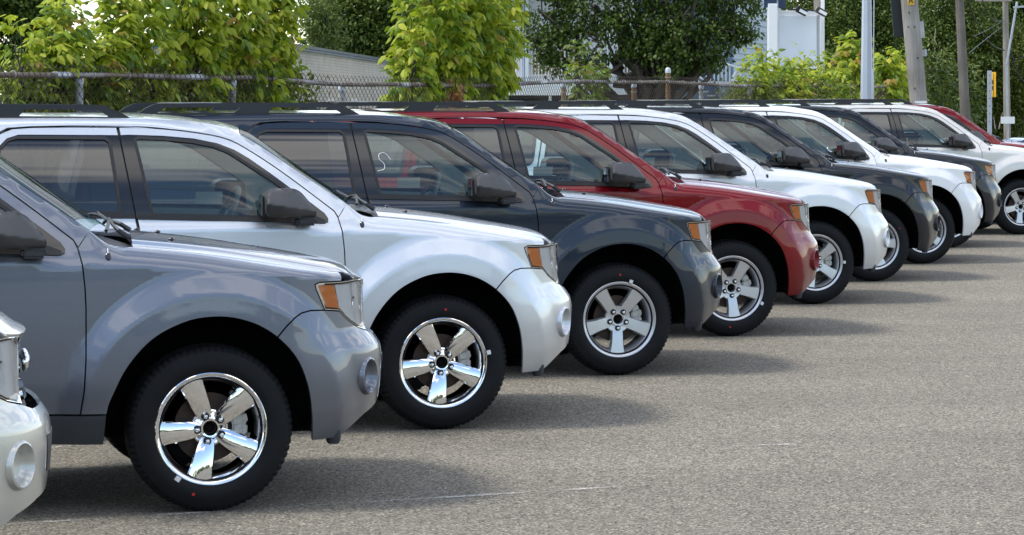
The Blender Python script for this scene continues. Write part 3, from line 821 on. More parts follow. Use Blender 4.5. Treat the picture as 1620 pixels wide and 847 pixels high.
    for x0, ys in ((-1.80, (-.36, .36)), (-2.72, (-.38, .38))):
        for y in ys:
            bm = bmesh.new()
            Mx = Matrix.Translation((x0, y, 0)) @ Matrix.Rotation(R(-14), 4, 'Y')
            bxm(bm, -.07, .07, -.25, .25, .62, 1.24, .05, Mx); bxm(bm, -.02, .52, -.25, .25, .62, .76, .04, Matrix.Translation((x0 + .1, y, 0)))
            s_ = bm_obj('seat', bm, 'seat_cloth', root)
            bm = bmesh.new(); bxm(bm, -.05, .05, -.13, .13, 1.27, 1.45, .04, Mx)
            bm_obj('headrest', bm, 'seat_cloth', s_)
    bm = bmesh.new(); bxm(bm, -1.02, -.98, -.12, .12, 1.50, 1.56, .012); bm_obj('rear_view_mirror', bm, 'dash_plastic', root)
    tube('mirror_stalk', [(-.98, 0, 1.55), (-.94, 0, 1.60)], .01, 'dash_plastic', root, n=6)
    Xp = surf(np.array([-1.13, -.97, -.97, -1.13]), np.array([1.178, 1.178, 1.253, 1.253]))
    mesh_obj('window_sticker', [(x, w - .012, z) for x, w, z in Xp], [(0, 1, 2, 3)], 'paper', root, smooth=False)
    return root, paintable

# ------------------------------------------------------------------ wheels (axle along y, outward = -y)
def tyre_mesh():
    n = 216
    prof = [(.218, .082), (.226, .092), (.236, .097), (.244, .0995), (.258, .108), (.272, .1125), (.290, .1135), (.305, .1115), (.318, .1085), (.330, .104), (.3375, .1015), (.340, .1005), (.350, .094), (.3585, .084), (.3635, .068), (.365, .05), (.3650, .034), (.3560, .031), (.3560, .025), (.3655, .022), (.3658, 0)]
    full = prof + [(r, -a) for r, a in prof[::-1][1:]]
    V = []; F_ = []
    for k, (r, a) in enumerate(full):
        for j in range(n):
            rr = r; aa = a
            g = (j % 3 == 0)
            if g and r >= .340 and abs(a) > .045:
                dep = min(.0055, (r - .336) * .5); rr = r - dep
                if r < .355: aa = a * .97
            if (j % 3 == (1 if a > 0 else 2)) and abs(a) < .02 and r > .36: rr = r - .006
            th = 2 * math.pi * (j + (.5 if abs(a) < .02 else 0)) / n
            V.append((rr * math.cos(th), -aa, rr * math.sin(th)))
    for i in range(len(full) - 1):
        for j in range(n):
            j2 = (j + 1) % n
            F_.append((i * n + j, (i + 1) * n + j, (i + 1) * n + j2, i * n + j2))
    return V, F_
def rim_mesh(kind):
    geos = []
    n = 72
    prof = [(.228, -.09), (.205, -.085), (.196, -.03), (.198, .03), (.205, .055), (.214, .072), (.2215, .082), (.226, .090), (.232, .0985), (.238, .1025), (.2435, .1035), (.247, .1015), (.247, .094)]
    V = []; F_ = []
    for r, a in prof:
        for j in range(n):
            th = 2 * math.pi * j / n; V.append((r * math.cos(th), -a, r * math.sin(th)))
    for i in range(len(prof) - 1):
        for j in range(n):
            j2 = (j + 1) % n; F_.append((i * n + j, (i + 1) * n + j, (i + 1) * n + j2, i * n + j2))
    geos.append((V, F_))
    chrome = kind == 'chrome'
    rs = [.034, .050, .066, .085, .105, .13, .155, .18, .205, .2235]
    if chrome:
        hw = itp(rs, [.03, .055, .087, .13, .19, .2235], [.025, .034, .041, .046, .051, .056])
        at = itp(rs, [.03, .06, .12, .18, .2235], [.052, .060, .074, .082, .084])
    else:
        hw = itp(rs, [.03, .06, .09, .14, .19, .2235], [.022, .037, .040, .042, .048, .056])
        at = itp(rs, [.03, .06, .12, .18, .2235], [.060, .062, .070, .076, .080])
    for q in range(5):
        a0 = 2 * math.pi * q / 5 + math.pi * 1.5
        er = np.array([math.cos(a0), 0, math.sin(a0)]); et = np.array([-math.sin(a0), 0, math.cos(a0)])
        V = []; F_ = []
        for i, r in enumerate(rs):
            h = hw[i]; a = at[i]
            if chrome:
                sec = [(-1.0, -.034), (-1.0, -.008), (-.90, -.001), (-.55, .0035), (0, .005), (.55, .0035), (.90, -.001), (1.0, -.008), (1.0, -.034)]
            else:
                dip = -.004 if 2 <= i <= 8 else 0
                sec = [(-1.05, -.034), (-1.0, -.012), (-.84, 0), (-.80, 0), (0, .0008), (.80, 0), (.84, 0), (1.0, -.012), (1.05, -.034)]
            for s_, da in sec:
                p_ = er * r + et * h * s_; V.append((p_[0], -(a + da), p_[2]))
        m = 9
        for i in range(len(rs) - 1):
            for j in range(m - 1): F_.append((i * m + j, (i + 1) * m + j, (i + 1) * m + j + 1, i * m + j + 1))
        geos.append((V, F_))
    # hub
    hr = .046 if chrome else .050
    pf = [(.030, .02), (.030, .058), (.033, .066), (hr - .006, .067), (hr, .060), (hr + .022 if chrome else .060, .050 if chrome else .0605), (.078 if chrome else .082, .038 if chrome else .0635), (.0781, .03) if chrome else (.088, .056), (.0782, .01) if chrome else (.089, .01)]
    V = []; F_ = []
    n = 48
    for r, a in pf:
        for j in range(n):
            th = 2 * math.pi * j / n; V.append((r * math.cos(th), -a, r * math.sin(th)))
    for i in range(len(pf) - 1):
        for j in range(n):
            j2 = (j + 1) % n; F_.append((i * n + j, (i + 1) * n + j, (i + 1) * n + j2, i * n + j2))
    geos.append((V, F_))
    if chrome:
        for q in range(5):
            a0 = 2 * math.pi * (q + .5) / 5 + math.pi * 1.5
            er = np.array([math.cos(a0), 0, math.sin(a0)]); et = np.array([-math.sin(a0), 0, math.cos(a0)])
            V = []
            for r, h, a in ((.036, .018, .054), (.060, .017, .050), (.080, .014, .040), (.086, .012, .010)):
                for s_ in (-1, 1): p_ = er * r + et * h * s_; V.append((p_[0], -a, p_[2]))
            geos.append((V, [(0, 1, 3, 2), (2, 3, 5, 4), (4, 5, 7, 6)]))
    return merge(geos)
TY = None
def make_wheel(parent, kind, tyre_data=None, rim_data=None):
    V, F_ = rim_mesh(kind)
    rim = mesh_obj('wheel', V, F_, 'chrome' if kind == 'chrome' else 'alloy', parent, autos=32)
    Vt, Ft = tyre_mesh()
    mesh_obj('tyre', Vt, Ft, 'tyre_rubber', rim, autos=38)
    nut = None
    for q in range(5):
        a0 = 2 * math.pi * q / 5 + math.pi * 1.5
        x, z = .0575 * math.cos(a0), .0575 * math.sin(a0)
        if nut is None:
            o = lathe('lug_nut', [(.0, .088), (.006, .087), (.0095, .083), (.0105, .076), (.0115, .066), (.0115, .040)], 'chrome', rim, n=12)
            o2 = lathe('lug_seat', [(.0115, .0672), (.0185, .0672), (.0185, .030)], 'seal_rubber', rim, n=20)
            nut = o; seat = o2
        else:
            o = bpy.data.objects.new('lug_nut', nut.data); link(o, rim)
            o2 = bpy.data.objects.new('lug_seat', seat.data); link(o2, rim)
        o.location = (x, 0, z); o2.location = (x, 0, z)
    lathe('hub_centre', [(0, .046), (.012, .046), (.014, .040), (.022, .040), (.024, .03), (.031, .03)], 'under_black', rim, n=24)
    return rim
# ------------------------------------------------------------------ the row of vehicles
proto, paintable = build_car()
wsil = make_wheel(proto, 'alloy')
chrome_rim = rim_mesh('chrome')
cm_ = bpy.data.meshes.new('wheel'); cm_.from_pydata([tuple(map(float, v)) for v in chrome_rim[0]], [], chrome_rim[1]); cm_.materials.append(MATS['chrome'])
cm_.polygons.foreach_set('use_smooth', np.ones(len(cm_.polygons), dtype=bool)); cm_.set_sharp_from_angle(angle=R(32))
wsil.location = (0, -.7525, .365)
for x, y, rz in ((0, .7525, 180), (-2.619, -.7525, 0), (-2.619, .7525, 180)):
    w = copy_tree(wsil, proto); w.location = (x, y, .365); w.rotation_euler = (0, R(random.uniform(0, 360)), R(rz))
for x, y, rz in ((0, -.7525, 0), (0, .7525, 180)):
    d = lathe('brake_disc', [(.0, .03), (.06, .03), (.07, .015), (.152, .015), (.152, -.012), (.05, -.012)], 'rust_disc', proto, n=48)
    d.location = (x, y, .365); d.rotation_euler = (0, 0, R(rz))
    bm = bmesh.new()
    s = 1
    for a, r0, r1 in ((14, .10, .172), (-4, .10, .168), (30, .11, .165)):
        bxm(bm, r0, r1, -.045, .03, -.024, .024, .008, Matrix.Rotation(R(-a), 4, 'Y'))
    bxm(bm, .15, .175, -.02, .02, .03, .09, .006, Matrix.Rotation(R(-28), 4, 'Y'))
    c = bm_obj('brake_caliper', bm, 'caliper', proto); c.location = (x, y, .365); c.rotation_euler = (0, 0, R(rz))
pnames = {o.name for o in paintable}
for o in paintable:
    o.material_slots[0].link = 'OBJECT'
PSI = 14.0
# tag: name, wheel x in photo, tyre foot y in photo, paint, rim, wheel turn, sticker angle, dot angle, label
CARS = [
    ('A', -322, 1033, 'paint_beige', 'alloy', 0, None, None, PSI, 'warm grey compact SUV, only its front bumper showing at the left edge of the row'),
    ('B', 335, 812, 'paint_bluegrey', 'chrome', -13, 235, 254, PSI, 'metallic blue-grey SUV with chrome wheels, nearest in the row'),
    ('C', 702, 681, 'paint_silver', 'chrome', -8, 12, 88, PSI, 'bright silver SUV with chrome wheels, second in the row'),
    ('D', 981, 595, 'paint_darkgrey', 'alloy', -2, 73, 90, PSI, 'dark slate SUV with a white chalk squiggle on its front side window'),
    ('E', 1160, 533, 'paint_red', 'alloy', 6, -27, -95, PSI, 'deep red SUV with roof rails parked between a slate and a silver one'),
    ('F', 1292, 482, 'paint_palesilver', 'alloy', -14, 0, 140, PSI, 'pale silver SUV parked just beyond the red one in the row'),
    ('G', 1386, 446, 'paint_black', 'alloy', 20, None, 32, PSI, 'near black SUV between the pale silver SUV and the white one'),
    ('H', 1464, 418, 'paint_white', 'alloy', -20, None, None, PSI, 'plain white SUV parked between two near black ones'),
    ('I', 1504, 392.5, 'paint_black', 'alloy', 10, None, None, PSI, 'near black SUV squeezed between the white SUV and the beige one'),
    ('J', 1617, 371.5, 'paint_lightbeige', 'alloy', -6, None, None, PSI - 2, 'pale beige SUV farthest forward, its front wheel at the right edge'),
    ('K', 1632, 355, 'paint_red', 'alloy', 0, None, None, PSI - 2, 'red SUV half hidden behind the pale beige one, only its pillar and mirror showing'),
]
def place(o, xw, yb, psi):
    Z = FPX * CH / (yb - 152); X = (xw - 810) * Z / FPX
    s, c = math.sin(R(psi)), math.cos(R(psi))
    o.location = (X - .865 * s, Z + .865 * c, 0); o.rotation_euler = (0, 0, R(psi))
stk_me = None
for i, (k, xw, yb, pm, rim, turn, sa, da, psi, lab) in enumerate(CARS):
    o = proto if i == 0 else copy_tree(proto)
    place(o, xw, yb, psi)
    tag(o, lab, 'car', 'SUVs parked side by side in the row')
    def paint_it(p_):
        for ch in p_.children:
            if ch.type == 'MESH' and len(ch.material_slots) and ch.material_slots[0].link == 'OBJECT':
                ch.material_slots[0].material = MATS[pm]
            if ch.name.split('.')[0] == 'wheel':
                if rim == 'chrome': ch.data = cm_
                if abs(ch.location.x) < .1 and ch.location.y < 0:
                    ch.rotation_euler = (0, R(-turn), 0)
                    if sa is not None:
                        a = R(sa) - R(turn)
                        bm = bmesh.new(); bxm(bm, -.013, .013, -.0025, .0025, -.013, .013, .004)
                        s_ = bm_obj('balance_sticker', bm, 'paper', ch); s_.location = (.2585 * math.cos(a), -.1115, .2585 * math.sin(a)); s_.rotation_euler = (0, -a, 0)
                    if da is not None:
                        a = R(da) - R(turn)
                        bm = bmesh.new(); bxm(bm, -.007, .007, -.002, .002, -.007, .007, .002)
                        s_ = bm_obj('paint_dot', bm, 'red_dot', ch); s_.location = (.292 * math.cos(a), -.1145, .292 * math.sin(a))
            paint_it(ch)
    paint_it(o)
    if k == 'D':
        pts = [(-1.575, 1.424), (-1.545, 1.452), (-1.515, 1.452), (-1.495, 1.425), (-1.52, 1.462)]
        pts = spl([(-1.500, 1.412), (-1.535, 1.452), (-1.572, 1.448), (-1.574, 1.415), (-1.545, 1.385), (-1.548, 1.352), (-1.59, 1.340)], 5)
        Xp = surf(np.array([p_[0] for p_ in pts]), np.array([p_[1] for p_ in pts]))
        gls = [c2 for ch in o.children if ch.name.startswith('front_door') and ch.data.vertices[0].co.y < 0 for c2 in ch.children if c2.name.startswith('window_glass')]
        fdoor = [ch for ch in o.children if ch.name.startswith('front_door') and ch.data.vertices[0].co.y < 0][0]
        tube('chalk_mark', [(x, -(w + .0), z) for x, w, z in Xp], .0022, 'paper', fdoor, n=5)
# ------------------------------------------------------------------ the place
def at(u, v, Z): return Vector(((u - 810) * Z / FPX, Z, CH - (v - 152) * Z / FPX))
# ---- ground: asphalt lot, falling away gently beyond the row
b = NB('asphalt')
t = b.n('ShaderNodeTexCoord')
n1 = b.n('ShaderNodeTexNoise', {'Vector': t.outputs['Object'], 'Scale': 150.0, 'Detail': 3.0, 'Roughness': 0.75})
v1 = b.n('ShaderNodeTexVoronoi', {'Vector': t.outputs['Object'], 'Scale': 100.0})
n2 = b.n('ShaderNodeTexNoise', {'Vector': t.outputs['Object'], 'Scale': 0.55, 'Detail': 6.0, 'Roughness': 0.6})
n3 = b.n('ShaderNodeTexNoise', {'Vector': t.outputs['Object'], 'Scale': 14.0, 'Detail': 5.0, 'Roughness': 0.7})
mp = b.n('ShaderNodeMapping', {0: t.outputs['Object']}); mp.inputs['Rotation'].default_value = (0, 0, R(24)); mp.inputs['Scale'].default_value = (0.22, 1.1, 1)
n4 = b.n('ShaderNodeTexNoise', {'Vector': mp.outputs[0], 'Scale': 0.8, 'Detail': 4.0})
r1 = b.n('ShaderNodeValToRGB', {0: v1.outputs['Color']})
e = r1.color_ramp.elements
e[0].position = 0.0; e[0].color = (0.028, 0.026, 0.025, 1); e[1].position = 1.0; e[1].color = (0.52, 0.465, 0.36, 1)
for ps, c in ((0.22, (0.082, 0.075, 0.063)), (0.5, (0.178, 0.162, 0.131)), (0.8, (0.275, 0.250, 0.201))):
    q = e.new(ps); q.color = rgba(c)
m1 = b.n('ShaderNodeMapRange', {0: n1.outputs[0], 1: 0.3, 2: 0.7, 3: 0.5, 4: 1.45})
m2 = b.n('ShaderNodeMapRange', {0: n2.outputs[0], 1: 0.3, 2: 0.7, 3: 0.88, 4: 1.09})
m3 = b.n('ShaderNodeMapRange', {0: n3.outputs[0], 1: 0.3, 2: 0.7, 3: 0.86, 4: 1.12})
m4 = b.n('ShaderNodeMapRange', {0: n4.outputs[0], 1: 0.35, 2: 0.65, 3: 0.90, 4: 1.05})
k1 = b.n('ShaderNodeMath', {0: m1.outputs[0], 1: m2.outputs[0]}, operation='MULTIPLY')
k2 = b.n('ShaderNodeMath', {0: m3.outputs[0], 1: m4.outputs[0]}, operation='MULTIPLY')
k3 = b.n('ShaderNodeMath', {0: k1.outputs[0], 1: k2.outputs[0]}, operation='MULTIPLY')
vm = b.n('ShaderNodeVectorMath', {0: r1.outputs[0]}, operation='SCALE'); b.l(k3.outputs[0], vm.inputs['Scale'])
bp = b.n('ShaderNodeBump', {'Height': v1.outputs['Distance'], 'Strength': 0.55, 'Distance': 0.006})
bp2 = b.n('ShaderNodeBump', {'Height': n1.outputs[0], 'Strength': 0.5, 'Distance': 0.004, 'Normal': bp.outputs[0]})
p = b.n('ShaderNodeBsdfPrincipled', {'Base Color': vm.outputs[0], 'Roughness': 0.88, 'Specular IOR Level': 0.3, 'Normal': bp2.outputs[0]})
b.out(p.outputs[0])
def gz(x, y):
    return -0.85 * float(ss(47, 75, y)) - .5 * float(ss(90, 200, y))
xs = [-1500, -400, -120, -60, -30, -15, 0, 15, 30, 60, 120, 400, 1500]
ys = [-1500, -400, -100, -30, 0, 10, 20, 30, 40, 45, 50, 55, 60, 66, 72, 80, 95, 110, 130, 160, 200, 260, 500, 1000, 2500]
V = [(x, y, gz(x, y)) for y in ys for x in xs]; nx = len(xs)
F_ = [(j * nx + i, j * nx + i + 1, (j + 1) * nx + i + 1, (j + 1) * nx + i) for j in range(len(ys) - 1) for i in range(nx - 1)]
tag(mesh_obj('ground', V, F_, 'asphalt'), kind='structure')
# grass verge behind the fence
pbr('grass_verge', (0.06, 0.10, 0.025), 0.9, c2=(0.10, 0.11, 0.05), vs=3.0, bump=1.0, bs=30)
fx = lambda y: -10 + .323 * y
V = []; F_ = []
ys2 = [12, 20, 30, 40, 50, 60, 75, 95, 130, 170]
for y in ys2: V += [(fx(y) - 60, y, gz(0, y) + .012), (fx(y) - .3, y, gz(0, y) + .012)]
for j in range(len(ys2) - 1): F_.append((j * 2, j * 2 + 1, j * 2 + 3, j * 2 + 2))
tag(mesh_obj('grass_verge', V, F_, 'grass_verge'), kind='structure')
# worn paint
b = NB('worn_paint')
t = b.n('ShaderNodeTexCoord')
n1 = b.n('ShaderNodeTexNoise', {'Vector': t.outputs['Object'], 'Scale': 55.0, 'Detail': 4.0, 'Roughness': 0.8})
n2 = b.n('ShaderNodeTexNoise', {'Vector': t.outputs['Object'], 'Scale': 2.2, 'Detail': 3.0})
ad = b.n('ShaderNodeMath', {0: n1.outputs[0], 1: n2.outputs[0]}, operation='ADD')
mr_ = b.n('ShaderNodeMapRange', {0: ad.outputs[0], 1: 0.98, 2: 1.16, 3: 0.0, 4: 0.6})
df = b.n('ShaderNodeBsdfDiffuse', {0: (0.62, 0.61, 0.58, 1)}); tp = b.n('ShaderNodeBsdfTransparent')
mm = b.n('ShaderNodeMixShader', {0: mr_.outputs[0], 1: tp.outputs[0], 2: df.outputs[0]}); b.out(mm.outputs[0])
def line(p0, p1, w):
    a = Vector((p0[0], p0[1], 0)); c = Vector((p1[0], p1[1], 0)); d = (c - a).normalized(); n_ = Vector((-d.y, d.x, 0)) * w / 2
    o = mesh_obj('painted_line', [(q.x, q.y, .004) for q in (a - n_, c - n_, c + n_, a + n_)], [(0, 1, 2, 3)], 'worn_paint', smooth=False)
    tag(o, kind='structure')
for (u0, v0, u1, v1_, w) in ((-300, 850, 1030, 768, .045), (1150, 707, 1250, 704, .05), (1170, 712, 1215, 711, .04), (60, 712, 170, 700, .05)):
    a = at(u0, v0, FPX * CH / (v0 - 152)); c = at(u1, v1_, FPX * CH / (v1_ - 152)); line(a, c, w)

# ---- wood, metal, etc.
def metalrust(name, c, rust, amt):
    b = NB(name); t = b.n('ShaderNodeTexCoord')
    nz = b.n('ShaderNodeTexNoise', {'Vector': t.outputs['Object'], 'Scale': 1.3, 'Detail': 6.0, 'Roughness': 0.7})
    r = b.n('ShaderNodeValToRGB', {0: nz.outputs[0]})
    r.color_ramp.elements[0].position = amt - .06; r.color_ramp.elements[0].color = rgba(rust)
    r.color_ramp.elements[1].position = amt + .08; r.color_ramp.elements[1].color = rgba(c)
    f = b.n('ShaderNodeTexNoise', {'Vector': t.outputs['Object'], 'Scale': 60.0, 'Detail': 3.0})
    mu = b.n('ShaderNodeMix', {0: .35, 6: r.outputs[0], 7: f.outputs['Fac']}, data_type='RGBA', blend_type='OVERLAY')
    p = b.n('ShaderNodeBsdfPrincipled', {'Base Color': mu.outputs[2], 'Roughness': 0.6, 'Metallic': 0.15})
    return b.out(p.outputs[0])
metalrust('fence_rail', (0.30, 0.30, 0.30), (0.13, 0.095, 0.07), 0.53)
metalrust('fence_post_grey', (0.33, 0.35, 0.37), (0.16, 0.13, 0.10), 0.42)
metalrust('fence_post_rust', (0.22, 0.14, 0.08), (0.17, 0.085, 0.03), 0.5)
pbr('wire_rust', (0.075, 0.058, 0.048), 0.7)
pbr('galvanised', (0.46, 0.49, 0.53), 0.45, metal=0.35, var=0.15, vs=6)
pbr('pole_blue', (0.42, 0.47, 0.54), 0.45, var=0.1, vs=2)
pbr('tie_metal', (0.42, 0.42, 0.40), 0.5)
def woodm(name, c1, c2):
    b = NB(name); t = b.n('ShaderNodeTexCoord')
    mp = b.n('ShaderNodeMapping', {0: t.outputs['Object']}); mp.inputs['Scale'].default_value = (22, 22, 0.55)
    nz = b.n('ShaderNodeTexNoise', {'Vector': mp.outputs[0], 'Scale': 1.6, 'Detail': 8.0, 'Roughness': 0.7})
    n0 = b.n('ShaderNodeTexNoise', {'Vector': t.outputs['Object'], 'Scale': 1.2, 'Detail': 3.0})
    mxx_ = b.n('ShaderNodeMath', {0: nz.outputs[0], 1: n0.outputs[0]}, operation='ADD')
    r = b.n('ShaderNodeValToRGB', {0: mxx_.outputs[0]})
    md = b.n('ShaderNodeMath', {0: mxx_.outputs[0], 1: 0.5}, operation='MULTIPLY'); b.l(md.outputs[0], r.inputs[0])
    r.color_ramp.elements[0].position = .38; r.color_ramp.elements[0].color = rgba(c1)
    r.color_ramp.elements[1].position = .60; r.color_ramp.elements[1].color = rgba(c2)
    bp = b.n('ShaderNodeBump', {'Height': nz.outputs[0], 'Strength': 0.6, 'Distance': 0.02})
    p = b.n('ShaderNodeBsdfPrincipled', {'Base Color': r.outputs[0], 'Roughness': 0.85, 'Normal': bp.outputs[0]})
    return b.out(p.outputs[0])
woodm('pole_grey_wood', (0.15, 0.135, 0.12), (0.34, 0.32, 0.295))
woodm('pole_dark_wood', (0.075, 0.065, 0.055), (0.17, 0.15, 0.13))
woodm('pole_pale_wood', (0.20, 0.175, 0.145), (0.36, 0.32, 0.27))
woodm('bark', (0.028, 0.022, 0.018), (0.085, 0.068, 0.055))

# ---- chain link fence
RZ = ([12, 19.9, 21.1, 23.8, 26.2, 29.5, 32.9, 35.8, 37.4, 40.8, 44.2, 48, 60], [1.96, 1.97, 1.972, 1.972, 1.93, 1.925, 1.985, 1.992, 2.0, 1.965, 1.975, 1.98, 1.98])
def railz(y): return float(itp(y, *RZ))
fence = empty('chain_link_fence', (fx(36), 36, 0))
tag(fence, 'rusty chain link fence with a wavy top rail running behind the row of SUVs', 'fence')
def rel(o, r=fence):
    o.location = Vector(o.location) - r.location
ln = math.hypot(.323, 1); dxy = (.323 / ln, 1 / ln); nrm = (1 / ln, -.323 / ln)
def fpt(y, off=0.0, z=0.0): return (fx(y) + nrm[0] * off, y + nrm[1] * off, z)
Y0, Y1 = 14.0, 52.5
ry = np.linspace(Y0, Y1, 150)
o = tube('top_rail', [fpt(y, .0, railz(y) + .004 * math.sin(y * 2.1)) for y in ry], .0215, 'fence_rail', fence, n=10); rel(o)
for ps in (20.65, 22.9, 27.6, 31.9, 34.5, 41.3):
    o = tube('rail_sleeve', [fpt(ps, 0, railz(ps)), fpt(ps + .22, 0, railz(ps + .22))], .0255, 'galvanised', fence, n=10); rel(o)
posts = [(15.2, 0), (18.2, 0), (21.1, 0), (23.8, 0), (26.2, 0), (29.5, 0), (32.9, 1), (35.8, 1), (37.4, 2), (39.1, 0), (41.9, 0), (45, 1), (48, 0), (51, 0)]
for y, k in posts:
    zt_ = railz(y) - .015 if k < 2 else railz(y) + .17
    x0, y0, _ = fpt(y, -.03)
    pr = .031
    lean = random.uniform(-.01, .03)
    o = tube('post', [(x0 + lean, y0, gz(0, y)), (x0, y0, zt_)], pr, 'fence_post_rust' if k else 'fence_post_grey', fence, n=14); rel(o)
    cpv, cpf = tube_geo([(x0, y0, zt_ - .05), (x0, y0, zt_), (x0, y0, zt_ + .018), (x0, y0, zt_ + .026)], [pr + .005, pr + .005, pr * .8, .004], 14)
    mesh_obj('post_cap', [(a[0] - fence.location.x, a[1] - fence.location.y, a[2]) for a in cpv], cpf, 'galvanised', fence, autos=40)
    for zz in (.10, .42, .9, 1.5):
        g1 = [(x0 + (pr + .003) * math.cos(a), y0 + (pr + .003) * math.sin(a), zt_ - zz + .01 * math.sin(a)) for a in np.linspace(0, 2 * math.pi, 17)]
        V, F_ = tube_geo(g1, .003, 4, caps=False)
        mesh_obj('tie_wire', [(a[0] - fence.location.x, a[1] - fence.location.y, a[2]) for a in V], F_, 'tie_metal', fence)
y = 16.0
while y < 52:
    z = railz(y)
    g1 = [(fx(y) + .026 * math.cos(a) * nrm[0] + .006 * math.sin(a * 1.0) * dxy[0], y + .026 * math.cos(a) * nrm[1] + .006 * math.sin(a) * dxy[1], z + .026 * math.sin(a)) for a in np.linspace(0, 2 * math.pi, 15)]
    V, F_ = tube_geo(g1, .0032, 4, caps=False)
    mesh_obj('tie_wire', [(a[0] - fence.location.x, a[1] - fence.location.y, a[2]) for a in V], F_, 'tie_metal', fence)
    y += random.uniform(.55, .75)
# the woven wires
pitch = .046; per = .072; r0 = .0027
nw = int((Y1 - Y0) * ln / pitch)
segs = 54
k = np.arange(segs + 1)
V = np.zeros((nw, segs + 1, 3, 3)); 
for i in range(nw):
    s_ = i * pitch + pitch * (((k + i) % 2) * 1.12 - .06)
    yy = Y0 + s_ / ln
    top = np.interp(yy, ry, [railz(a) for a in ry]) + .075
    z = top - k * per / 2
    bulge = .018 * np.sin(yy * 1.7 + z * 3) + .03
    o3 = ((k + i) % 2) * .004
    for j in range(3):
        a = 2 * math.pi * j / 3
        V[i, :, j, 0] = fx(yy) + nrm[0] * (bulge + o3 + r0 * math.cos(a)) + dxy[0] * r0 * math.sin(a)
        V[i, :, j, 1] = yy + nrm[1] * (bulge + o3 + r0 * math.cos(a)) + dxy[1] * r0 * math.sin(a)
        V[i, :, j, 2] = z + r0 * .5 * math.sin(a)
base = np.arange(nw)[:, None, None] * (segs + 1) * 3 + np.arange(segs)[None, :, None] * 3
q = np.stack([base + 0, base + 1, base + 4, base + 3], -1); q2 = np.stack([base + 1, base + 2, base + 5, base + 4], -1); q3 = np.stack([base + 2, base + 0, base + 3, base + 5], -1)
FQ = np.concatenate([q.reshape(-1, 4), q2.reshape(-1, 4), q3.reshape(-1, 4)])
def fast_mesh(name, V, Fq, mat, parent=None, smooth=False):
    V = np.asarray(V, np.float32).reshape(-1, 3); Fq = np.asarray(Fq, np.int32); n, k = Fq.shape
    me = bpy.data.meshes.new(name)
    me.vertices.add(len(V)); me.vertices.foreach_set('co', V.ravel())
    me.loops.add(n * k); me.loops.foreach_set('vertex_index', Fq.ravel())
    me.polygons.add(n); me.polygons.foreach_set('loop_start', np.arange(n, dtype=np.int32) * k)
    me.polygons.foreach_set('loop_total', np.full(n, k, np.int32))
    if smooth: me.polygons.foreach_set('use_smooth', np.ones(n, dtype=bool))
    me.materials.append(MATS[mat]); me.update(calc_edges=True)
    return link(bpy.data.objects.new(name, me), parent)
V[..., 0] -= fence.location.x; V[..., 1] -= fence.location.y
o = fast_mesh('chain_link_mesh', V, FQ, 'wire_rust', fence, smooth=True); tag(o, kind='stuff')

# ---- leaves
def leafmat(name, cols, trans=0.45, rough=0.5):
    b = NB(name)
    g = b.n('ShaderNodeNewGeometry'); oi = b.n('ShaderNodeObjectInfo')
    ad = b.n('ShaderNodeMath', {0: g.outputs['Random Per Island'], 1: oi.outputs['Random']}, operation='ADD')
    fr = b.n('ShaderNodeMath', {0: ad.outputs[0]}, operation='FRACT')
    r = b.n('ShaderNodeValToRGB', {0: fr.outputs[0]})
    e = r.color_ramp.elements
    e[0].position = 0; e[0].color = rgba(cols[0]); e[1].position = 1; e[1].color = rgba(cols[-1])
    for i, c in enumerate(cols[1:-1]):
        q = e.new((i + 1) / (len(cols) - 1)); q.color = rgba(c)
    d = b.n('ShaderNodeBsdfPrincipled', {'Base Color': r.outputs[0], 'Roughness': rough, 'Specular IOR Level': 0.35})
    tm = b.n('ShaderNodeMix', {0: 0.5, 6: r.outputs[0], 7: (0.32, 0.40, 0.02, 1)}, data_type='RGBA')
    tl = b.n('ShaderNodeBsdfTranslucent', {0: tm.outputs[2] if trans > .3 else r.outputs[0]})
    m = b.n('ShaderNodeMixShader', {0: trans, 1: d.outputs[0], 2: tl.outputs[0]})
    return b.out(m.outputs[0])
leafmat('leaf_lime', [(0.19, 0.27, 0.018), (0.30, 0.38, 0.025), (0.42, 0.48, 0.035), (0.36, 0.44, 0.03), (0.55, 0.54, 0.06), (0.26, 0.36, 0.025), (0.46, 0.49, 0.04)])
leafmat('leaf_green', [(0.07, 0.14, 0.014), (0.11, 0.20, 0.018), (0.17, 0.27, 0.022), (0.25, 0.34, 0.025)])
leafmat('leaf_orange', [(0.30, 0.17, 0.05), (0.38, 0.25, 0.05), (0.34, 0.30, 0.05)])
leafmat('leaf_brown', [(0.22, 0.085, 0.03), (0.32, 0.14, 0.05)], 0.2)
leafmat('leaf_dark', [(0.030, 0.058, 0.010), (0.055, 0.095, 0.014), (0.08, 0.13, 0.018), (0.115, 0.165, 0.024)], 0.28)
leafmat('leaf_mid', [(0.045, 0.08, 0.015), (0.08, 0.13, 0.02), (0.12, 0.17, 0.03), (0.17, 0.20, 0.04)], 0.28)
leafmat('leaf_olive', [(0.08, 0.11, 0.018), (0.13, 0.17, 0.026), (0.19, 0.22, 0.04)], 0.3)
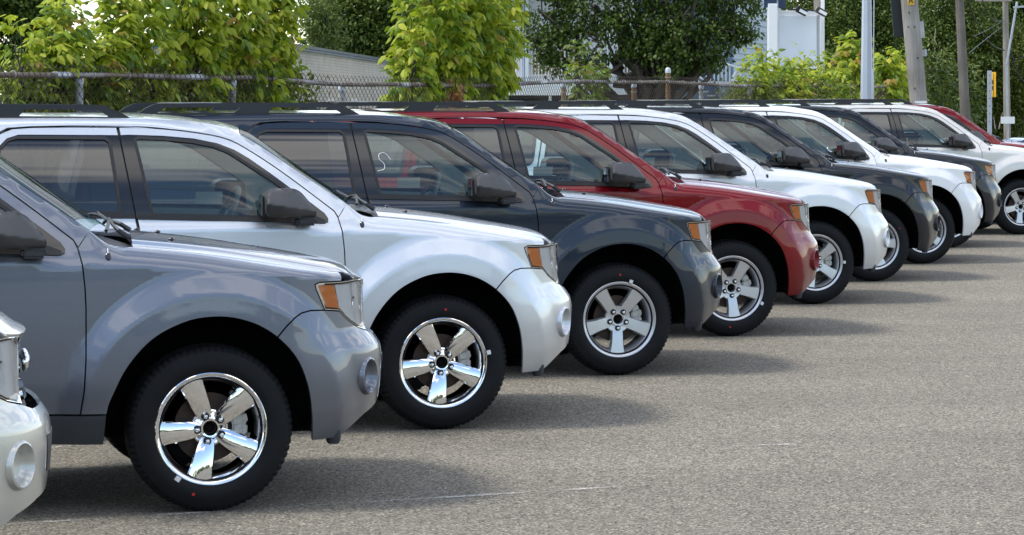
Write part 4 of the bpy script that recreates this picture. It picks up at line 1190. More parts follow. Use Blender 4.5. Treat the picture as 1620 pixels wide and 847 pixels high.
# leaflet template: folded along the midrib, pointed, drooping
LT = np.array([(0, 0, 0), (.28, .26, -.05), (.28, 0, .015), (.28, -.26, -.05), (.62, .20, -.12), (.62, 0, -.05), (.62, -.20, -.12), (1.0, 0, -.22)], float)
LF = np.array([(0, 2, 1, 1), (0, 3, 2, 2), (1, 2, 5, 4), (2, 3, 6, 5), (4, 5, 7, 7), (5, 6, 7, 7)])
LF3 = np.array([(0, 2, 1), (0, 3, 2), (1, 2, 5), (1, 5, 4), (2, 3, 6), (2, 6, 5), (4, 5, 7), (5, 6, 7)])
LT2 = np.array([(0, 0, 0), (.45, .3, -.04), (1.0, 0, -.12), (.45, -.3, -.04)], float); LF2 = np.array([(0, 2, 1), (0, 3, 2)])
def frames(d, droop_roll):
    """orthonormal frames with local x along d"""
    d = d / (np.linalg.norm(d, axis=1, keepdims=True) + 1e-9)
    up = np.tile(np.array([[0, 0, 1.0]]), (len(d), 1)) + rng.normal(0, droop_roll, (len(d), 3))
    y = np.cross(up, d); y /= np.linalg.norm(y, axis=1, keepdims=True) + 1e-9
    z = np.cross(d, y)
    return np.stack([d, y, z], 1)
def blob_pts(blobs, n, surf_bias=0.5):
    w = np.array([b_[3] * b_[4] * b_[5] for b_ in blobs]) ** .8; w /= w.sum()
    idx = rng.choice(len(blobs), n, p=w); B = np.array(blobs)[idx]
    d = rng.normal(0, 1, (n, 3)); d /= np.linalg.norm(d, axis=1, keepdims=True)
    r = rng.random(n) ** (1 / (3 + 4 * surf_bias))
    return B[:, :3] + d * r[:, None] * B[:, 3:6], d
def foliage(name, P, D, size, mat, parent, template='small', roll=.5, org=None):
    T, F3 = (LT, LF3) if template == 'big' else (LT2, LF2)
    n = len(P); Fm = frames(D, roll)
    sz = size * rng.uniform(.65, 1.25, n)
    V = np.einsum('kt,ntj->nkj', T, Fm) * sz[:, None, None] + P[:, None, :]
    F_ = F3[None] + (np.arange(n) * len(T))[:, None, None]
    if org is not None: V = V - np.array(org)
    o = fast_mesh(name, V, F_.reshape(-1, 3), mat, parent)
    tag(o, kind='stuff')
    return o
def clumps(blobs, nc, per, cr_, flat=.6):
    C, d = blob_pts(blobs, nc)
    n = nc * per
    P = np.repeat(C, per, 0) + rng.normal(0, 1, (n, 3)) * np.array([cr_, cr_, cr_ * flat])
    D = rng.normal(0, 1, (n, 3)) + np.repeat(d, per, 0) * .8; D[:, 2] -= .5
    return P, D
def branch_geo(p0, p1, r0_, r1_, wob=.1, n=6, k=8):
    p0 = np.array(p0, float); p1 = np.array(p1, float); L_ = np.linalg.norm(p1 - p0)
    ts = np.linspace(0, 1, n + 1)
    pts = [p0 + (p1 - p0) * t_ + rng.normal(0, wob * L_ * .15, 3) * math.sin(t_ * math.pi) for t_ in ts]
    return tube_geo(pts, [r0_ + (r1_ - r0_) * t_ for t_ in ts], k)
def tree(name, label, base, blobs, nc, per, cr_, leaf, mat, trunk_r, stems=1, cat='tree', group=None, bark='bark', limbs=None, top=None):
    r = empty(name, base); tag(r, label, cat, group)
    bl = [(b_[0] - base[0], b_[1] - base[1], b_[2] - base[2], *b_[3:]) for b_ in blobs]
    P, D = clumps(bl, nc, per, cr_)
    foliage('crown', P, D, leaf, mat, r)
    cz = np.mean([b_[2] for b_ in bl]); geos = []
    hub = np.array([np.mean([b_[0] for b_ in bl]), np.mean([b_[1] for b_ in bl]), cz * .55])
    for s_ in range(stems):
        a = 2 * math.pi * s_ / max(1, stems) + .4
        st = np.array([math.cos(a), math.sin(a), 0]) * trunk_r * (0.9 if stems > 1 else 0)
        geos.append(branch_geo(st, hub * np.array([.6, .6, 1]) + st * 3, trunk_r / (1.4 if stems > 1 else 1), trunk_r * .5, .3, 8, 10))
    for b_ in bl:
        geos.append(branch_geo(hub * np.array([.6, .6, rng.uniform(.6, 1.0)]), np.array(b_[:3]) + rng.normal(0, .2, 3), trunk_r * .45, trunk_r * .08, .6, 7, 6))
        for q in range(3):
            e_ = np.array(b_[:3]) + rng.normal(0, .5, 3) * np.array(b_[3:6])
            geos.append(branch_geo(np.array(b_[:3]) * .9, e_, trunk_r * .12, trunk_r * .03, .8, 5, 5))
    V, F_ = merge(geos); mesh_obj('trunk', V, F_, bark, r)
    return r
def blobs_px(lst):
    """(u, v, Z, ru_px, rv_px, depth) -> ellipsoids in metres"""
    out = []
    for u, v, Z, ru, rv, dp in lst:
        c = at(u, v, Z); out.append((c.x, c.y, c.z, ru * Z / FPX, rv * Z / FPX, dp))
    return out

# ---- box elder bushes with big leaves
def elder(label, blobs, ncomp, leaf, base, group, frac_orange=.05, own=300, main='leaf_lime', nstem=7, name='box_elder_bush'):
    r = empty(name, base); tag(r, label, 'bush', group)
    bl = [(b_[0] - base[0], b_[1] - base[1], b_[2] - base[2], max(.05, b_[3] - 1.5 * leaf), b_[4], max(.05, b_[5] - 1.0 * leaf)) for b_ in blobs]
    C, d = blob_pts(bl, ncomp, .3)
    C[:, 2] += leaf * .5
    petd = rng.normal(0, 1, (ncomp, 3)); petd[:, 2] = rng.uniform(-.5, .25, ncomp); petd += d * .8
    petd /= np.linalg.norm(petd, axis=1, keepdims=True)
    side = np.cross(petd, np.array([0, 0, 1.0])); side /= np.linalg.norm(side, axis=1, keepdims=True) + 1e-9
    Ps = []; Ds = []; cid = []
    for fwd, sd_, dd in ((1.5, 0, 0), (1.15, 1, .8), (1.15, -1, .8), (.6, 1, 1.0), (.6, -1, 1.0)):
        keep = rng.random(ncomp) < (1 if fwd > 1 else .65)
        p_ = C + petd * leaf * fwd
        dr = petd * (1 - .35 * abs(sd_)) + side * sd_ * dd + rng.normal(0, .22, (ncomp, 3)); dr[:, 2] -= rng.uniform(.25, 1.1, ncomp)
        Ps.append(p_[keep]); Ds.append(dr[keep]); cid.append(np.arange(ncomp)[keep])
    P = np.concatenate(Ps); D = np.concatenate(Ds); cid = np.concatenate(cid)
    kind = rng.random(ncomp)
    # young tips near the outside turn orange
    kk = kind[cid]; outer = (C[cid][:, 2] > np.percentile(C[:, 2], 30))
    mt = np.where((kk < frac_orange) & outer, 2, np.where(kk < .40, 1, 0))
    names = [main, 'leaf_green', 'leaf_orange']
    order = np.argsort((P[:, 1] + base[1]) + np.abs(P[:, 2] + base[2] - 2.2) * .4)
    pick = np.zeros(len(P), bool); pick[order[:own]] = True
    me3 = []
    for nm in names:
        me = bpy.data.meshes.new('leaf'); me.from_pydata([tuple(v) for v in LT], [], [tuple(map(int, f)) for f in LF3]); me.materials.append(MATS[nm]); me3.append(me)
    Fm = frames(D, .35); sz = leaf * rng.uniform(.7, 1.25, len(P))
    for i in np.where(pick)[0]:
        o = bpy.data.objects.new('leaf', me3[mt[i]]); col.objects.link(o); o.parent = r
        M = Matrix([[Fm[i][0][a] * sz[i], Fm[i][1][a] * sz[i], Fm[i][2][a] * sz[i], P[i][a]] for a in range(3)] + [[0, 0, 0, 1]])
        o.matrix_local = M
    for m_ in range(3):
        s_ = (~pick) & (mt == m_)
        if s_.sum(): foliage('leaves', P[s_], D[s_], leaf, names[m_], r, 'big', .35)
    geos = []
    lo = min(b_[2] for b_ in bl)
    for i in range(nstem):
        b_ = bl[i % len(bl)]
        x0 = (b_[0]) * .8 + rng.normal(0, .05); mid = np.array([b_[0], b_[1], b_[2]])
        geos.append(branch_geo((x0, b_[1], 0.0), mid, .016, .009, .25, 8, 6))
        for q in range(5):
            e_ = mid + rng.normal(0, .45, 3) * np.array(b_[3:6])
            geos.append(branch_geo(mid * np.array([1, 1, .85]), e_, .007, .003, .4, 5, 5))
    V, F_ = merge(geos); mesh_obj('stems', V, F_, 'bark', r)
    return r
G1 = 'box elder bushes along the chain link fence'
zf = lambda u: 10 / (.323 - (u - 810) / FPX)
def BL(l, dz=.35, dp=.5): return blobs_px([(u, v, zf(u) + dz, ru, rv, dp) for u, v, ru, rv in l])
b1 = BL([(35, 105, 38, 22), (100, 85, 45, 60), (70, 150, 60, 40), (150, 130, 55, 55), (180, 75, 45, 45)], .6, .45)
elder('low yellow-green bush at the left end of the fence, lowest of the leafy bushes', b1, 800, .088, (at(100, 0, zf(100) + .35).x, zf(100) + .35, 0), G1, .05)
b2 = BL([(215, 30, 50, 55), (240, 90, 55, 60), (290, 0, 55, 60), (310, 70, 60, 70), (370, 20, 60, 60), (380, 100, 60, 55), (430, 45, 45, 50), (440, 0, 45, 45), (300, 140, 70, 40), (400, 150, 60, 35), (455, 130, 28, 38), (190, 100, 35, 50), (440, 85, 35, 40)], .5, .55)
elder('tall wide lime green bush rising over the fence left of the brick building', b2, 1750, .095, (at(330, 0, zf(330) + .3).x, zf(330) + .3, 0), G1, .05, nstem=13)
b3 = BL([(650, 70, 40, 35), (690, 30, 50, 50), (700, 95, 60, 50), (750, 40, 55, 60), (770, 95, 50, 50), (790, 20, 45, 45), (735, -10, 60, 40), (745, 140, 60, 30), (800, 60, 30, 45), (650, 150, 50, 25), (780, 135, 40, 30)], .6, .7)
elder('lime green bush leaning over the fence between the brick building and the porch', b3, 1550, .112, (at(720, 0, zf(720) + .6).x, zf(720) + .6, 0), G1, .05, nstem=11)
b4 = BL([(1210, 152, 30, 13), (1250, 160, 45, 14), (1290, 156, 40, 14), (1315, 168, 40, 14), (1190, 170, 35, 12), (1206, 130, 8, 8), (1230, 176, 60, 14), (1262, 144, 20, 8), (1330, 146, 14, 8)], .3, .8)
elder('fresh green bush on the fence in front of the blank white sign', b4, 1000, .105, (at(1250, 0, zf(1250) + .3).x, zf(1250) + .3, 0), G1, .06, nstem=7)
b5 = BL([(1400, 145, 24, 20), (1428, 132, 12, 16), (1410, 155, 30, 25), (1350, 115, 30, 18)], .4, .7)
elder('broad leaved green vine clump between the grey light pole and the leaning utility pole', b5, 550, .17, (at(1405, 0, zf(1405) + .4).x, zf(1405) + .4, 0), G1, .05, nstem=5, name='vine_clump')
b6 = BL([(915, 118, 22, 10), (945, 150, 26, 20), (930, 160, 26, 14)], .5, .5)
elder('small light green shrub in front of the white porch, left of the big trunk', b6, 260, .075, (at(925, 0, zf(925) + .5).x, zf(925) + .5, 0), G1, .05, own=0, main='leaf_olive', nstem=4, name='shrub')
# withered spray hanging on the fence
r = empty('withered_branch', fpt(29.0, .06, 1.9)); tag(r, 'withered brown leaf spray hanging on the fence rail below the middle bush', 'branch')
P = rng.normal(0, 1, (110, 3)) * np.array([.045, .10, .09]) + np.array([0.02, 0, -.12]); D = rng.normal(0, .6, (110, 3)); D[:, 2] -= 1
foliage('dry_leaves', P, D, .075, 'leaf_brown', r, 'big')
tube('twig', [(0, -.15, .12), (0, 0, .02), (.02, .12, -.1)], .005, 'bark', r, 5)

# ---- bigger trees
TG = 'trees behind the fence'
c = at(50, 60, 75)
tree('dark_tree', 'dark dense tree at the top left corner of the view', (c.x, 75, gz(0, 75)), blobs_px([(20, 30, 75, 60, 50, 1.5), (60, 60, 75, 45, 50, 1.5), (0, 90, 75, 60, 50, 1.5), (70, 20, 76, 35, 35, 1.5), (55, 110, 75, 45, 40, 1.2), (20, -30, 75, 60, 40, 1.5)]), 420, 46, .17, .15, 'leaf_dark', .14, group=TG)
tree('far_tree', 'dark green tree standing behind the brick building', (at(560, 0, 135).x, 135, gz(0, 135)), blobs_px([(560, 30, 135, 60, 45, 2), (600, 60, 135, 50, 35, 2), (640, 20, 135, 60, 60, 2), (530, 10, 136, 40, 35, 2), (590, -10, 135, 70, 30, 2), (650, 90, 135, 50, 50, 2), (545, 60, 135, 45, 22, 1.5), (640, 140, 135, 40, 40, 2)]), 900, 46, .28, .20, 'leaf_mid', .22, group=TG)
tree('far_tree', 'dark green tree rising behind the middle lime bush', (at(790, 0, 120).x, 120, gz(0, 120)), blobs_px([(700, 10, 120, 60, 40, 2), (760, -10, 120, 70, 40, 2), (700, 70, 120, 60, 60, 2), (850, -20, 118, 60, 30, 2), (680, 120, 120, 50, 50, 2)]), 600, 40, .28, .20, 'leaf_dark', .2, group=TG)
tree('thin_tree', 'thin open tree against the white sky left of the brick building end', (at(508, 0, 118).x, 118, gz(0, 118)), blobs_px([(508, 10, 118, 22, 40, 1.2), (515, 55, 118, 25, 18, 1.2), (500, 35, 118, 18, 20, 1)]), 90, 30, .25, .16, 'leaf_mid', .09, group=TG)
# the big maple with several stems
mb = (at(1040, 0, 62).x, 62.0, gz(0, 62))
mr = tree('maple_tree', 'big dark maple with several thick stems in front of the white porch', mb,
     blobs_px([(880, 45, 61, 26, 26, 1.2), (860, 5, 61, 35, 25, 1.5), (925, 10, 61, 40, 28, 1.5), (945, 48, 60.5, 24, 6, .6), (1000, 5, 61, 40, 24, 1.6), (1060, 10, 60.5, 40, 26, 1.6), (1120, 20, 61, 38, 28, 1.3), (1170, 12, 61, 22, 18, 1.0), (1165, -10, 61, 30, 22, 1.2), (1070, 50, 60.5, 24, 10, .6), (1112, 66, 60.5, 22, 8, .5), (880, 80, 61, 24, 8, .5), (838, 55, 61, 10, 20, .5), (1000, -30, 61, 150, 20, 2), (1110, -25, 61, 100, 20, 2), (1192, 40, 61, 10, 8, .4), (1012, 108, 60.6, 6, 4, .2)]),
     560, 46, .14, .10, 'leaf_dark', .2, group=TG)
geos = []
for (u0, v0, u1, v1_, ra, rb) in ((1025, 200, 985, 45, .30, .16), (1035, 200, 1010, 20, .27, .14), (1050, 200, 1070, 10, .34, .18), (1045, 190, 1110, 60, .26, .14), (1060, 195, 1040, 40, .22, .14), (1110, 60, 1160, 20, .13, .06), (985, 45, 940, 10, .14, .06), (1030, 330, 1040, 180, .55, .45)):
    a = at(u0, v0, 62) - Vector(mb); c2 = at(u1, v1_, 61.5) - Vector(mb)
    geos.append(branch_geo(a, c2, ra, rb, .35, 8, 12))
V, F_ = merge(geos); mesh_obj('trunk', V, F_, 'bark', mr)
# right-hand backdrop
for nm, lab, (u0, Z), bl, mt, nc, lf in (
    ('backdrop_tree', 'tall olive green tree between the blank sign and the grey light pole', (1330, 105), [(1310, 40, 105, 50, 45, 2), (1350, 20, 105, 50, 45, 2), (1320, 90, 104, 55, 40, 2), (1370, 80, 105, 50, 45, 2), (1400, 30, 106, 50, 45, 2), (1405, 85, 105, 45, 45, 2), (1340, 140, 104, 60, 40, 2), (1300, -15, 105, 80, 30, 2)], 'leaf_mid', 1500, .125),
    ('backdrop_tree', 'dark leafy tree right of the leaning utility pole', (1480, 120), [(1480, 50, 120, 50, 50, 2.5), (1520, 110, 120, 50, 60, 2.5), (1470, 130, 119, 45, 50, 2.5), (1540, 40, 121, 50, 50, 2.5), (1500, 170, 119, 50, 30, 2), (1440, 90, 121, 40, 60, 2)], 'leaf_mid', 1350, .145),
    ('backdrop_tree', 'very dark tree at the upper right corner', (1590, 135), [(1580, 20, 135, 60, 45, 3), (1620, 60, 135, 50, 50, 3), (1560, 70, 136, 50, 40, 3), (1500, -5, 137, 60, 30, 3), (1640, 0, 135, 60, 50, 3)], 'leaf_dark', 1300, .17),
    ('backdrop_tree', 'lighter olive tree low at the right edge behind the sign post', (1590, 121), [(1560, 120, 121, 45, 40, 2), (1610, 110, 121, 50, 50, 2), (1560, 165, 121, 50, 30, 2), (1620, 160, 121, 50, 32, 2), (1545, 190, 121, 40, 20, 1.5)], 'leaf_olive', 1200, .12),
    ):
    tree(nm, lab, (at(u0, 0, Z).x, Z, gz(0, Z)), blobs_px(bl), nc, 44, .26, lf, mt, .22, group=TG)
geos = []
for (u0, v0, u1, v1_) in ((1465, 150, 1480, 45), (1470, 110, 1490, 78), (1478, 120, 1490, 92), (1462, 130, 1475, 120), (1483, 75, 1478, 60), (1575, 205, 1572, 185), (1580, 205, 1586, 178)):
    a = at(u0, v0, 116); c2 = at(u1, v1_, 116); geos.append(branch_geo(a, c2, .03, .009, .12, 6, 5))
V, F_ = merge(geos); db = empty('dead_branches', at(1475, 150, 116)); tag(db, 'bare pale dead branches standing out against the dark tree right of the leaning pole', 'branches')
mesh_obj('branch', [tuple(Vector(v) - db.location) for v in V], F_, 'pole_pale_wood', db)
# undergrowth and far woods as masses
P, D = clumps(blobs_px([(u, 175 + rng.uniform(-12, 12), 100 + rng.uniform(0, 25), 60, 38, 2) for u in range(1180, 1500, 45)]), 700, 30, .3)
tag(foliage('undergrowth', P, D, .22, 'leaf_mid', None), 'stuff', None)
P, D = clumps(blobs_px([(u, 95 + rng.uniform(-10, 30), 175 + rng.uniform(0, 30), 75, 95, 4) for u in list(range(1230, 1720, 50)) + list(range(540, 900, 60))]), 2600, 34, .6)
foliage('far_woods', P, D, .38, 'leaf_dark', None)
P, D = clumps(BL([(u, 165 + rng.uniform(-8, 8), 28, 20) for u in range(1170, 1330, 18)] + [(u, 160, 30, 22) for u in range(20, 480, 40)], .7, .35), 900, 30, .10)
foliage('fence_ivy', P, D, .06, 'leaf_olive', None)
# ------------------------------------------------------------------ buildings
pbr('white_trim', (0.74, 0.75, 0.75), 0.6, var=0.05, vs=3)
pbr('siding_white', (0.66, 0.68, 0.70), 0.7, var=0.06, vs=1.5)
pbr('siding_blue', (0.38, 0.46, 0.54), 0.7, var=0.08, vs=1.2)
pbr('dark_opening', (0.02, 0.022, 0.025), 0.4)
pbr('window_blue', (0.10, 0.14, 0.18), 0.08, coat=1.0)
pbr('porch_tan', (0.22, 0.17, 0.12), 0.8)
pbr('roof_metal', (0.05, 0.07, 0.10), 0.5)
pbr('trim_and_shaded_blue', (0.17, 0.25, 0.36), 0.5)  # blue trim; also the shaded house wall, its shade put into the colour
pbr('concrete_step', (0.36, 0.36, 0.36), 0.85, var=0.15, vs=4)
b = NB('painted_brick')
t = b.n('ShaderNodeTexCoord')
mp = b.n('ShaderNodeMapping', {0: t.outputs['UV']})
bk_ = b.n('ShaderNodeTexBrick', {'Vector': mp.outputs[0], 'Color1': (0.55, 0.51, 0.45, 1), 'Color2': (0.62, 0.58, 0.52, 1), 'Mortar': (0.44, 0.41, 0.365, 1), 'Scale': 1.0, 'Mortar Size': 0.008, 'Brick Width': 0.22, 'Row Height': 0.085, 'Bias': 0.0})
nz = b.n('ShaderNodeTexNoise', {'Vector': t.outputs['UV'], 'Scale': 0.8, 'Detail': 6.0, 'Roughness': .7})
mr_ = b.n('ShaderNodeMapRange', {0: nz.outputs[0], 1: .3, 2: .7, 3: .82, 4: 1.1})
vm = b.n('ShaderNodeVectorMath', {0: bk_.outputs[0]}, operation='SCALE'); b.l(mr_.outputs[0], vm.inputs['Scale'])
bp = b.n('ShaderNodeBump', {'Height': bk_.outputs['Fac'], 'Strength': 0.6, 'Distance': 0.01}); bp.invert = True
p = b.n('ShaderNodeBsdfPrincipled', {'Base Color': vm.outputs[0], 'Roughness': 0.85, 'Normal': bp.outputs[0]}); b.out(p.outputs[0])
# brick building: its long wall runs away from the camera
def wallbox(name, a, c, z0, z1, th, mat, parent, uv=False):
    a = Vector((a[0], a[1], 0)); c = Vector((c[0], c[1], 0)); d = (c - a); Lh = d.length; d.normalize(); n_ = Vector((-d.y, d.x, 0)) * th
    pts = [a, c, c + n_, a + n_]
    V = [(q.x, q.y, z0) for q in pts] + [(q.x, q.y, z1) for q in pts]
    F_ = [(0, 1, 5, 4), (1, 2, 6, 5), (2, 3, 7, 6), (3, 0, 4, 7), (4, 5, 6, 7), (3, 2, 1, 0)]
    o = mesh_obj(name, V, F_, mat, parent, smooth=False)
    if uv:
        l = o.data.uv_layers.new(name='UVMap')
        for pl in o.data.polygons:
            for li in pl.loop_indices:
                v = o.data.vertices[o.data.loops[li].vertex_index].co
                l.data[li].uv = ((Vector((v.x, v.y, 0)) - a).length, v.z)
    return o
A_ = (-5.85, 74.0); B_ = ((621 - 810) / FPX * 110, 110.0)
bb = empty('brick_building', (0, 0, 0)); tag(bb, 'long low pale painted brick building with a dark blue roof edge', 'building')
wallbox('brick_wall', A_, B_, -1.2, 3.05, 4.0, 'painted_brick', bb, uv=True)
d_ = Vector((B_[0] - A_[0], B_[1] - A_[1], 0)).normalized(); n_ = Vector((d_.y, -d_.x, 0))
def offp(p_, k, e=0): return (p_[0] + n_.x * k + d_.x * e, p_[1] + n_.y * k + d_.y * e)
wallbox('roof_edge', offp(A_, .10, -.1), offp(B_, .10, .1), 3.05, 3.11, 4.2, 'trim_and_shaded_blue', bb)
wallbox('roof_cap', offp(A_, .16, -.15), offp(B_, .16, .15), 3.11, 3.19, 4.4, 'roof_metal', bb)
for ya in (84, 92):
    s_ = (ya - A_[1]) / d_.y; pa = offp(A_, .03, s_); pb_ = offp(A_, .03, s_ + 2.6)
    f = wallbox('window', pa, pb_, .75, 1.72, .06, 'white_trim', bb)
    wallbox('pane', offp(pa, .02, .08), offp(pb_, .02, -.08), .83, 1.64, .05, 'dark_opening', f)

# white house with porch
hs = empty('porch_house', (0, 0, 0)); tag(hs, 'pale house with a white railed porch and outside stairs behind the big maple', 'house')
Z1 = 80.0; px = lambda u, Z=Z1: (u - 810) * Z / FPX
zz = lambda v, Z=Z1: CH - (v - 152) * Z / FPX
def hb(name, u0, u1, v0, v1_, Za, Zb, mat, parent=hs, bev=0):
    return box(name, px(u0, Za), px(u1, Za), Za, Zb, zz(v1_, Za), zz(v0, Za), mat, parent, bev)
hb('wall', 795, 1000, -60, 240, 83, 92, 'siding_white')
# vertical boards on the left wall section
for i, u in enumerate(np.arange(806, 831, 4.2)):
    hb('board', u, u + 3.6, 60, 134, 82.9, 83, 'siding_white')
hb('corner_board', 828.5, 832.5, -20, 134, 82.8, 83, 'trim_and_shaded_blue')
wb = hb('wall', 1000, 1158, -60, 240, 83.5, 92, 'trim_and_shaded_blue')  # wall face in shade, the shade painted in as a darker blue
# blue clapboard wall receding to the right: each board is its own piece, lapped
pA = Vector((px(1158, 83), 83, 0)); pB = Vector((px(1235, 92), 92, 0))
dd = (pB - pA); dd.normalize(); nn = Vector((dd.y, -dd.x, 0))
z = zz(240, 83); zi = 0
while z < 5.6:
    a = pA; c2 = pB
    V = [(a + nn * .03), (c2 + nn * .03), (c2 + nn * .008), (a + nn * .008), (a - nn * .05), (c2 - nn * .05)]
    V = [(V[0].x, V[0].y, z), (V[1].x, V[1].y, z), (V[2].x, V[2].y, z + .178), (V[3].x, V[3].y, z + .178), (V[4].x, V[4].y, z), (V[5].x, V[5].y, z), (V[4].x, V[4].y, z + .178), (V[5].x, V[5].y, z + .178)]
    mesh_obj('siding_board', V, [(0, 1, 2, 3), (0, 4, 5, 1), (3, 2, 7, 6), (0, 3, 6, 4), (1, 5, 7, 2)], 'siding_blue', hs, smooth=False)
    z += .18
wallbox('wall', (pA.x, pA.y + .06), (pB.x, pB.y + .06), zz(240, 83), 5.6, .4, 'siding_blue', hs)
hb('corner_post', 1157, 1160.5, -40, 175, 82.85, 83.0, 'trim_and_shaded_blue')
# porch deck and rails
hb('porch_deck', 800, 1005, 133, 151, 80, 83, 'white_trim')
hb('porch_underside', 800, 1005, 151.5, 156, 80.2, 83, 'dark_opening')
hb('under_porch_shade', 803, 1002, 156, 200, 82.4, 82.9, 'dark_opening')  # dark sheet painting in the shade under the deck, no lattice here
for u in (800, 870, 936, 968, 1001):
    hb('porch_post', u - 2, u + 2.5, 151, 215, 80.05, 80.3, 'white_trim')
hb('hand_rail', 833, 1004, 66, 69, 80.02, 80.12, 'white_trim')
hb('bottom_rail', 833, 1004, 126.5, 129, 80.02, 80.12, 'white_trim')
for u in np.arange(835.5, 1003, 5.2):
    hb('baluster', u, u + 1.7, 69, 126.5, 80.05, 80.09, 'white_trim')
for u in (834, 900, 967, 1003):
    hb('porch_column', u - 3, u + 2, -60, 133, 80.0, 80.25, 'white_trim')
w_ = hb('window', 842, 900, 55, 118, 82.86, 83, 'porch_tan'); 
w_ = hb('window', 985, 999, 78, 124, 82.86, 83, 'porch_tan')
dr = hb('door', 944, 980, 55, 131, 82.84, 83, 'white_trim'); hb('door_pane', 947, 961, 85, 110, 82.80, 82.85, 'window_blue', dr); hb('door_pane', 966, 977, 80, 108, 82.80, 82.85, 'window_blue', dr)
# stairs at the right end of the porch
for i in range(8):
    u0 = 1085 + i * 11
    hb('stair_tread', u0, u0 + 14, 131 + i * 6.5, 133.5 + i * 6.5, 78.6, 80.0, 'concrete_step')
hb('stair_wall', 1080, 1160, 165, 215, 80.2, 81, 'concrete_step')
hb('landing', 1080, 1158, 129, 134, 80.2, 82.5, 'white_trim')
for i, u in enumerate(np.arange(1098, 1160, 6.2)):
    top = 99 + max(0, (u - 1135)) * .3; hb('baluster', u, u + 1.8, top, 130, 80.3, 80.34, 'white_trim')
tube('hand_rail', [at(1096, 100, 80.3), at(1137, 96, 80.3), at(1150, 102, 80.3), at(1171, 108, 80.3)], .035, 'white_trim', hs, 8)
tube('hand_rail', [at(1094, 112, 79.5), at(1114, 128, 79.5)], .03, 'white_trim', hs, 8)
tube('hand_rail', [at(1086, 116, 79.5), at(1106, 131, 79.5)], .03, 'white_trim', hs, 8)
V = [at(1172, 106, 79.4), at(1172, 134, 79.4), at(1158, 134, 79.4), at(1161, 119, 79.4)]; V2 = [v + Vector((0, .06, 0)) for v in V]
mesh_obj('stair_panel', V + V2, [(0, 3, 2, 1), (4, 5, 6, 7), (0, 1, 5, 4), (1, 2, 6, 5), (2, 3, 7, 6), (3, 0, 4, 7)], 'white_trim', hs, smooth=False)
tube('hand_rail', [at(1158, 134, 79.35), at(1160, 122, 79.35), at(1164, 114, 79.35), at(1173, 106, 79.35)], .045, 'white_trim', hs, 8)
hb('roof_overhang', 780, 1180, -75, -62, 78.5, 93, 'roof_metal')
# white box painting in the sunlit pavement glimpsed under the trees
fb = empty('sunlit_ground_strip', (0, 0, 0)); tag(fb, 'white strip standing in for sunlit pavement glimpsed under the trees at the right edge', 'building')
o = box('wall', (1540 - 810) * 190 / FPX, (1760 - 810) * 190 / FPX, 190, 196, -1.4, CH - (196 - 152) * 190 / FPX + .1, 'white_trim', fb)
for u in (1566, 1584, 1603, 1640):  # invented panes on the white stand-in box
    box('window', (u - 810) * 190 / FPX, (u + 9 - 810) * 190 / FPX, 189.9, 190.05, -.55, -.1, 'dark_opening', fb)

# ------------------------------------------------------------------ sign
sg = empty('blank_sign', at(1255, 152, 58)); tag(sg, 'blank white sign board between two posts with floodlights on top', 'sign')
def sb(name, u0, u1, v0, v1_, Za, Zb, mat, parent=sg, bev=0.0):
    o = box(name, px(u0, Za), px(u1, Za), Za, Zb, zz(v1_, Za), zz(v0, Za), mat, parent, bev)
    o.data.transform(Matrix.Translation(-Vector(sg.location))); return o
pbr('sign_face', (0.74, 0.79, 0.85), 0.35, var=0.03, vs=2)
pbr('sign_white', (0.82, 0.83, 0.84), 0.4)
pbr('sign_navy', (0.012, 0.03, 0.085), 0.3)
sb('sign_post', 1215.5, 1230, 6, 330, 57.8, 58.05, 'sign_white', bev=.01)
sb('post_collar', 1216.5, 1229, -6, 5.5, 57.82, 58.0, 'sign_navy')
fc = sb('sign_board', 1230.5, 1298, 17, 109, 58.05, 58.35, 'sign_white', bev=.008)
sb('sign_panel', 1232.5, 1292, 25, 103, 58.03, 58.06, 'sign_face', fc)
sb('board_edge', 1293.5, 1296, 24, 104, 58.02, 58.06, 'galvanised', fc)
sb('sign_post', 1299, 1304.5, -60, 330, 58.36, 58.5, 'sign_white')
sb('post_web', 1288, 1297, -60, 16, 58.45, 58.52, 'pole_pale_wood'); 
sb('upper_board', 1231.5, 1243, -60, 13, 57.9, 57.95, 'sign_navy'); sb('upper_board', 1209, 1215, -60, 12, 57.9, 57.95, 'sign_navy')
for (u, v, rot) in ((1268, 18, 28), (1299, 19, 28)):
    bm = bmesh.new(); bxm(bm, -.12, .12, -.06, .06, -.065, .065, .015)
    c_ = at(u, v, 57.75) - Vector(sg.location)
    o = bm_obj('floodlight', bm, 'gloss_black', sg); o.location = c_; o.rotation_euler = (0, R(rot), 0)
    bm = bmesh.new(); bxm(bm, -.07, .10, -.01, .01, -.03, .03); o2 = bm_obj('lamp_glass', bm, 'lamp_white', o); o2.location = (.02, -.062, -.0)
tube('conduit', [at(1234, 13, 57.9) - sg.location, at(1250, 14, 57.9) - sg.location, at(1290, 18, 57.9) - sg.location], .012, 'gloss_black', sg, 6)

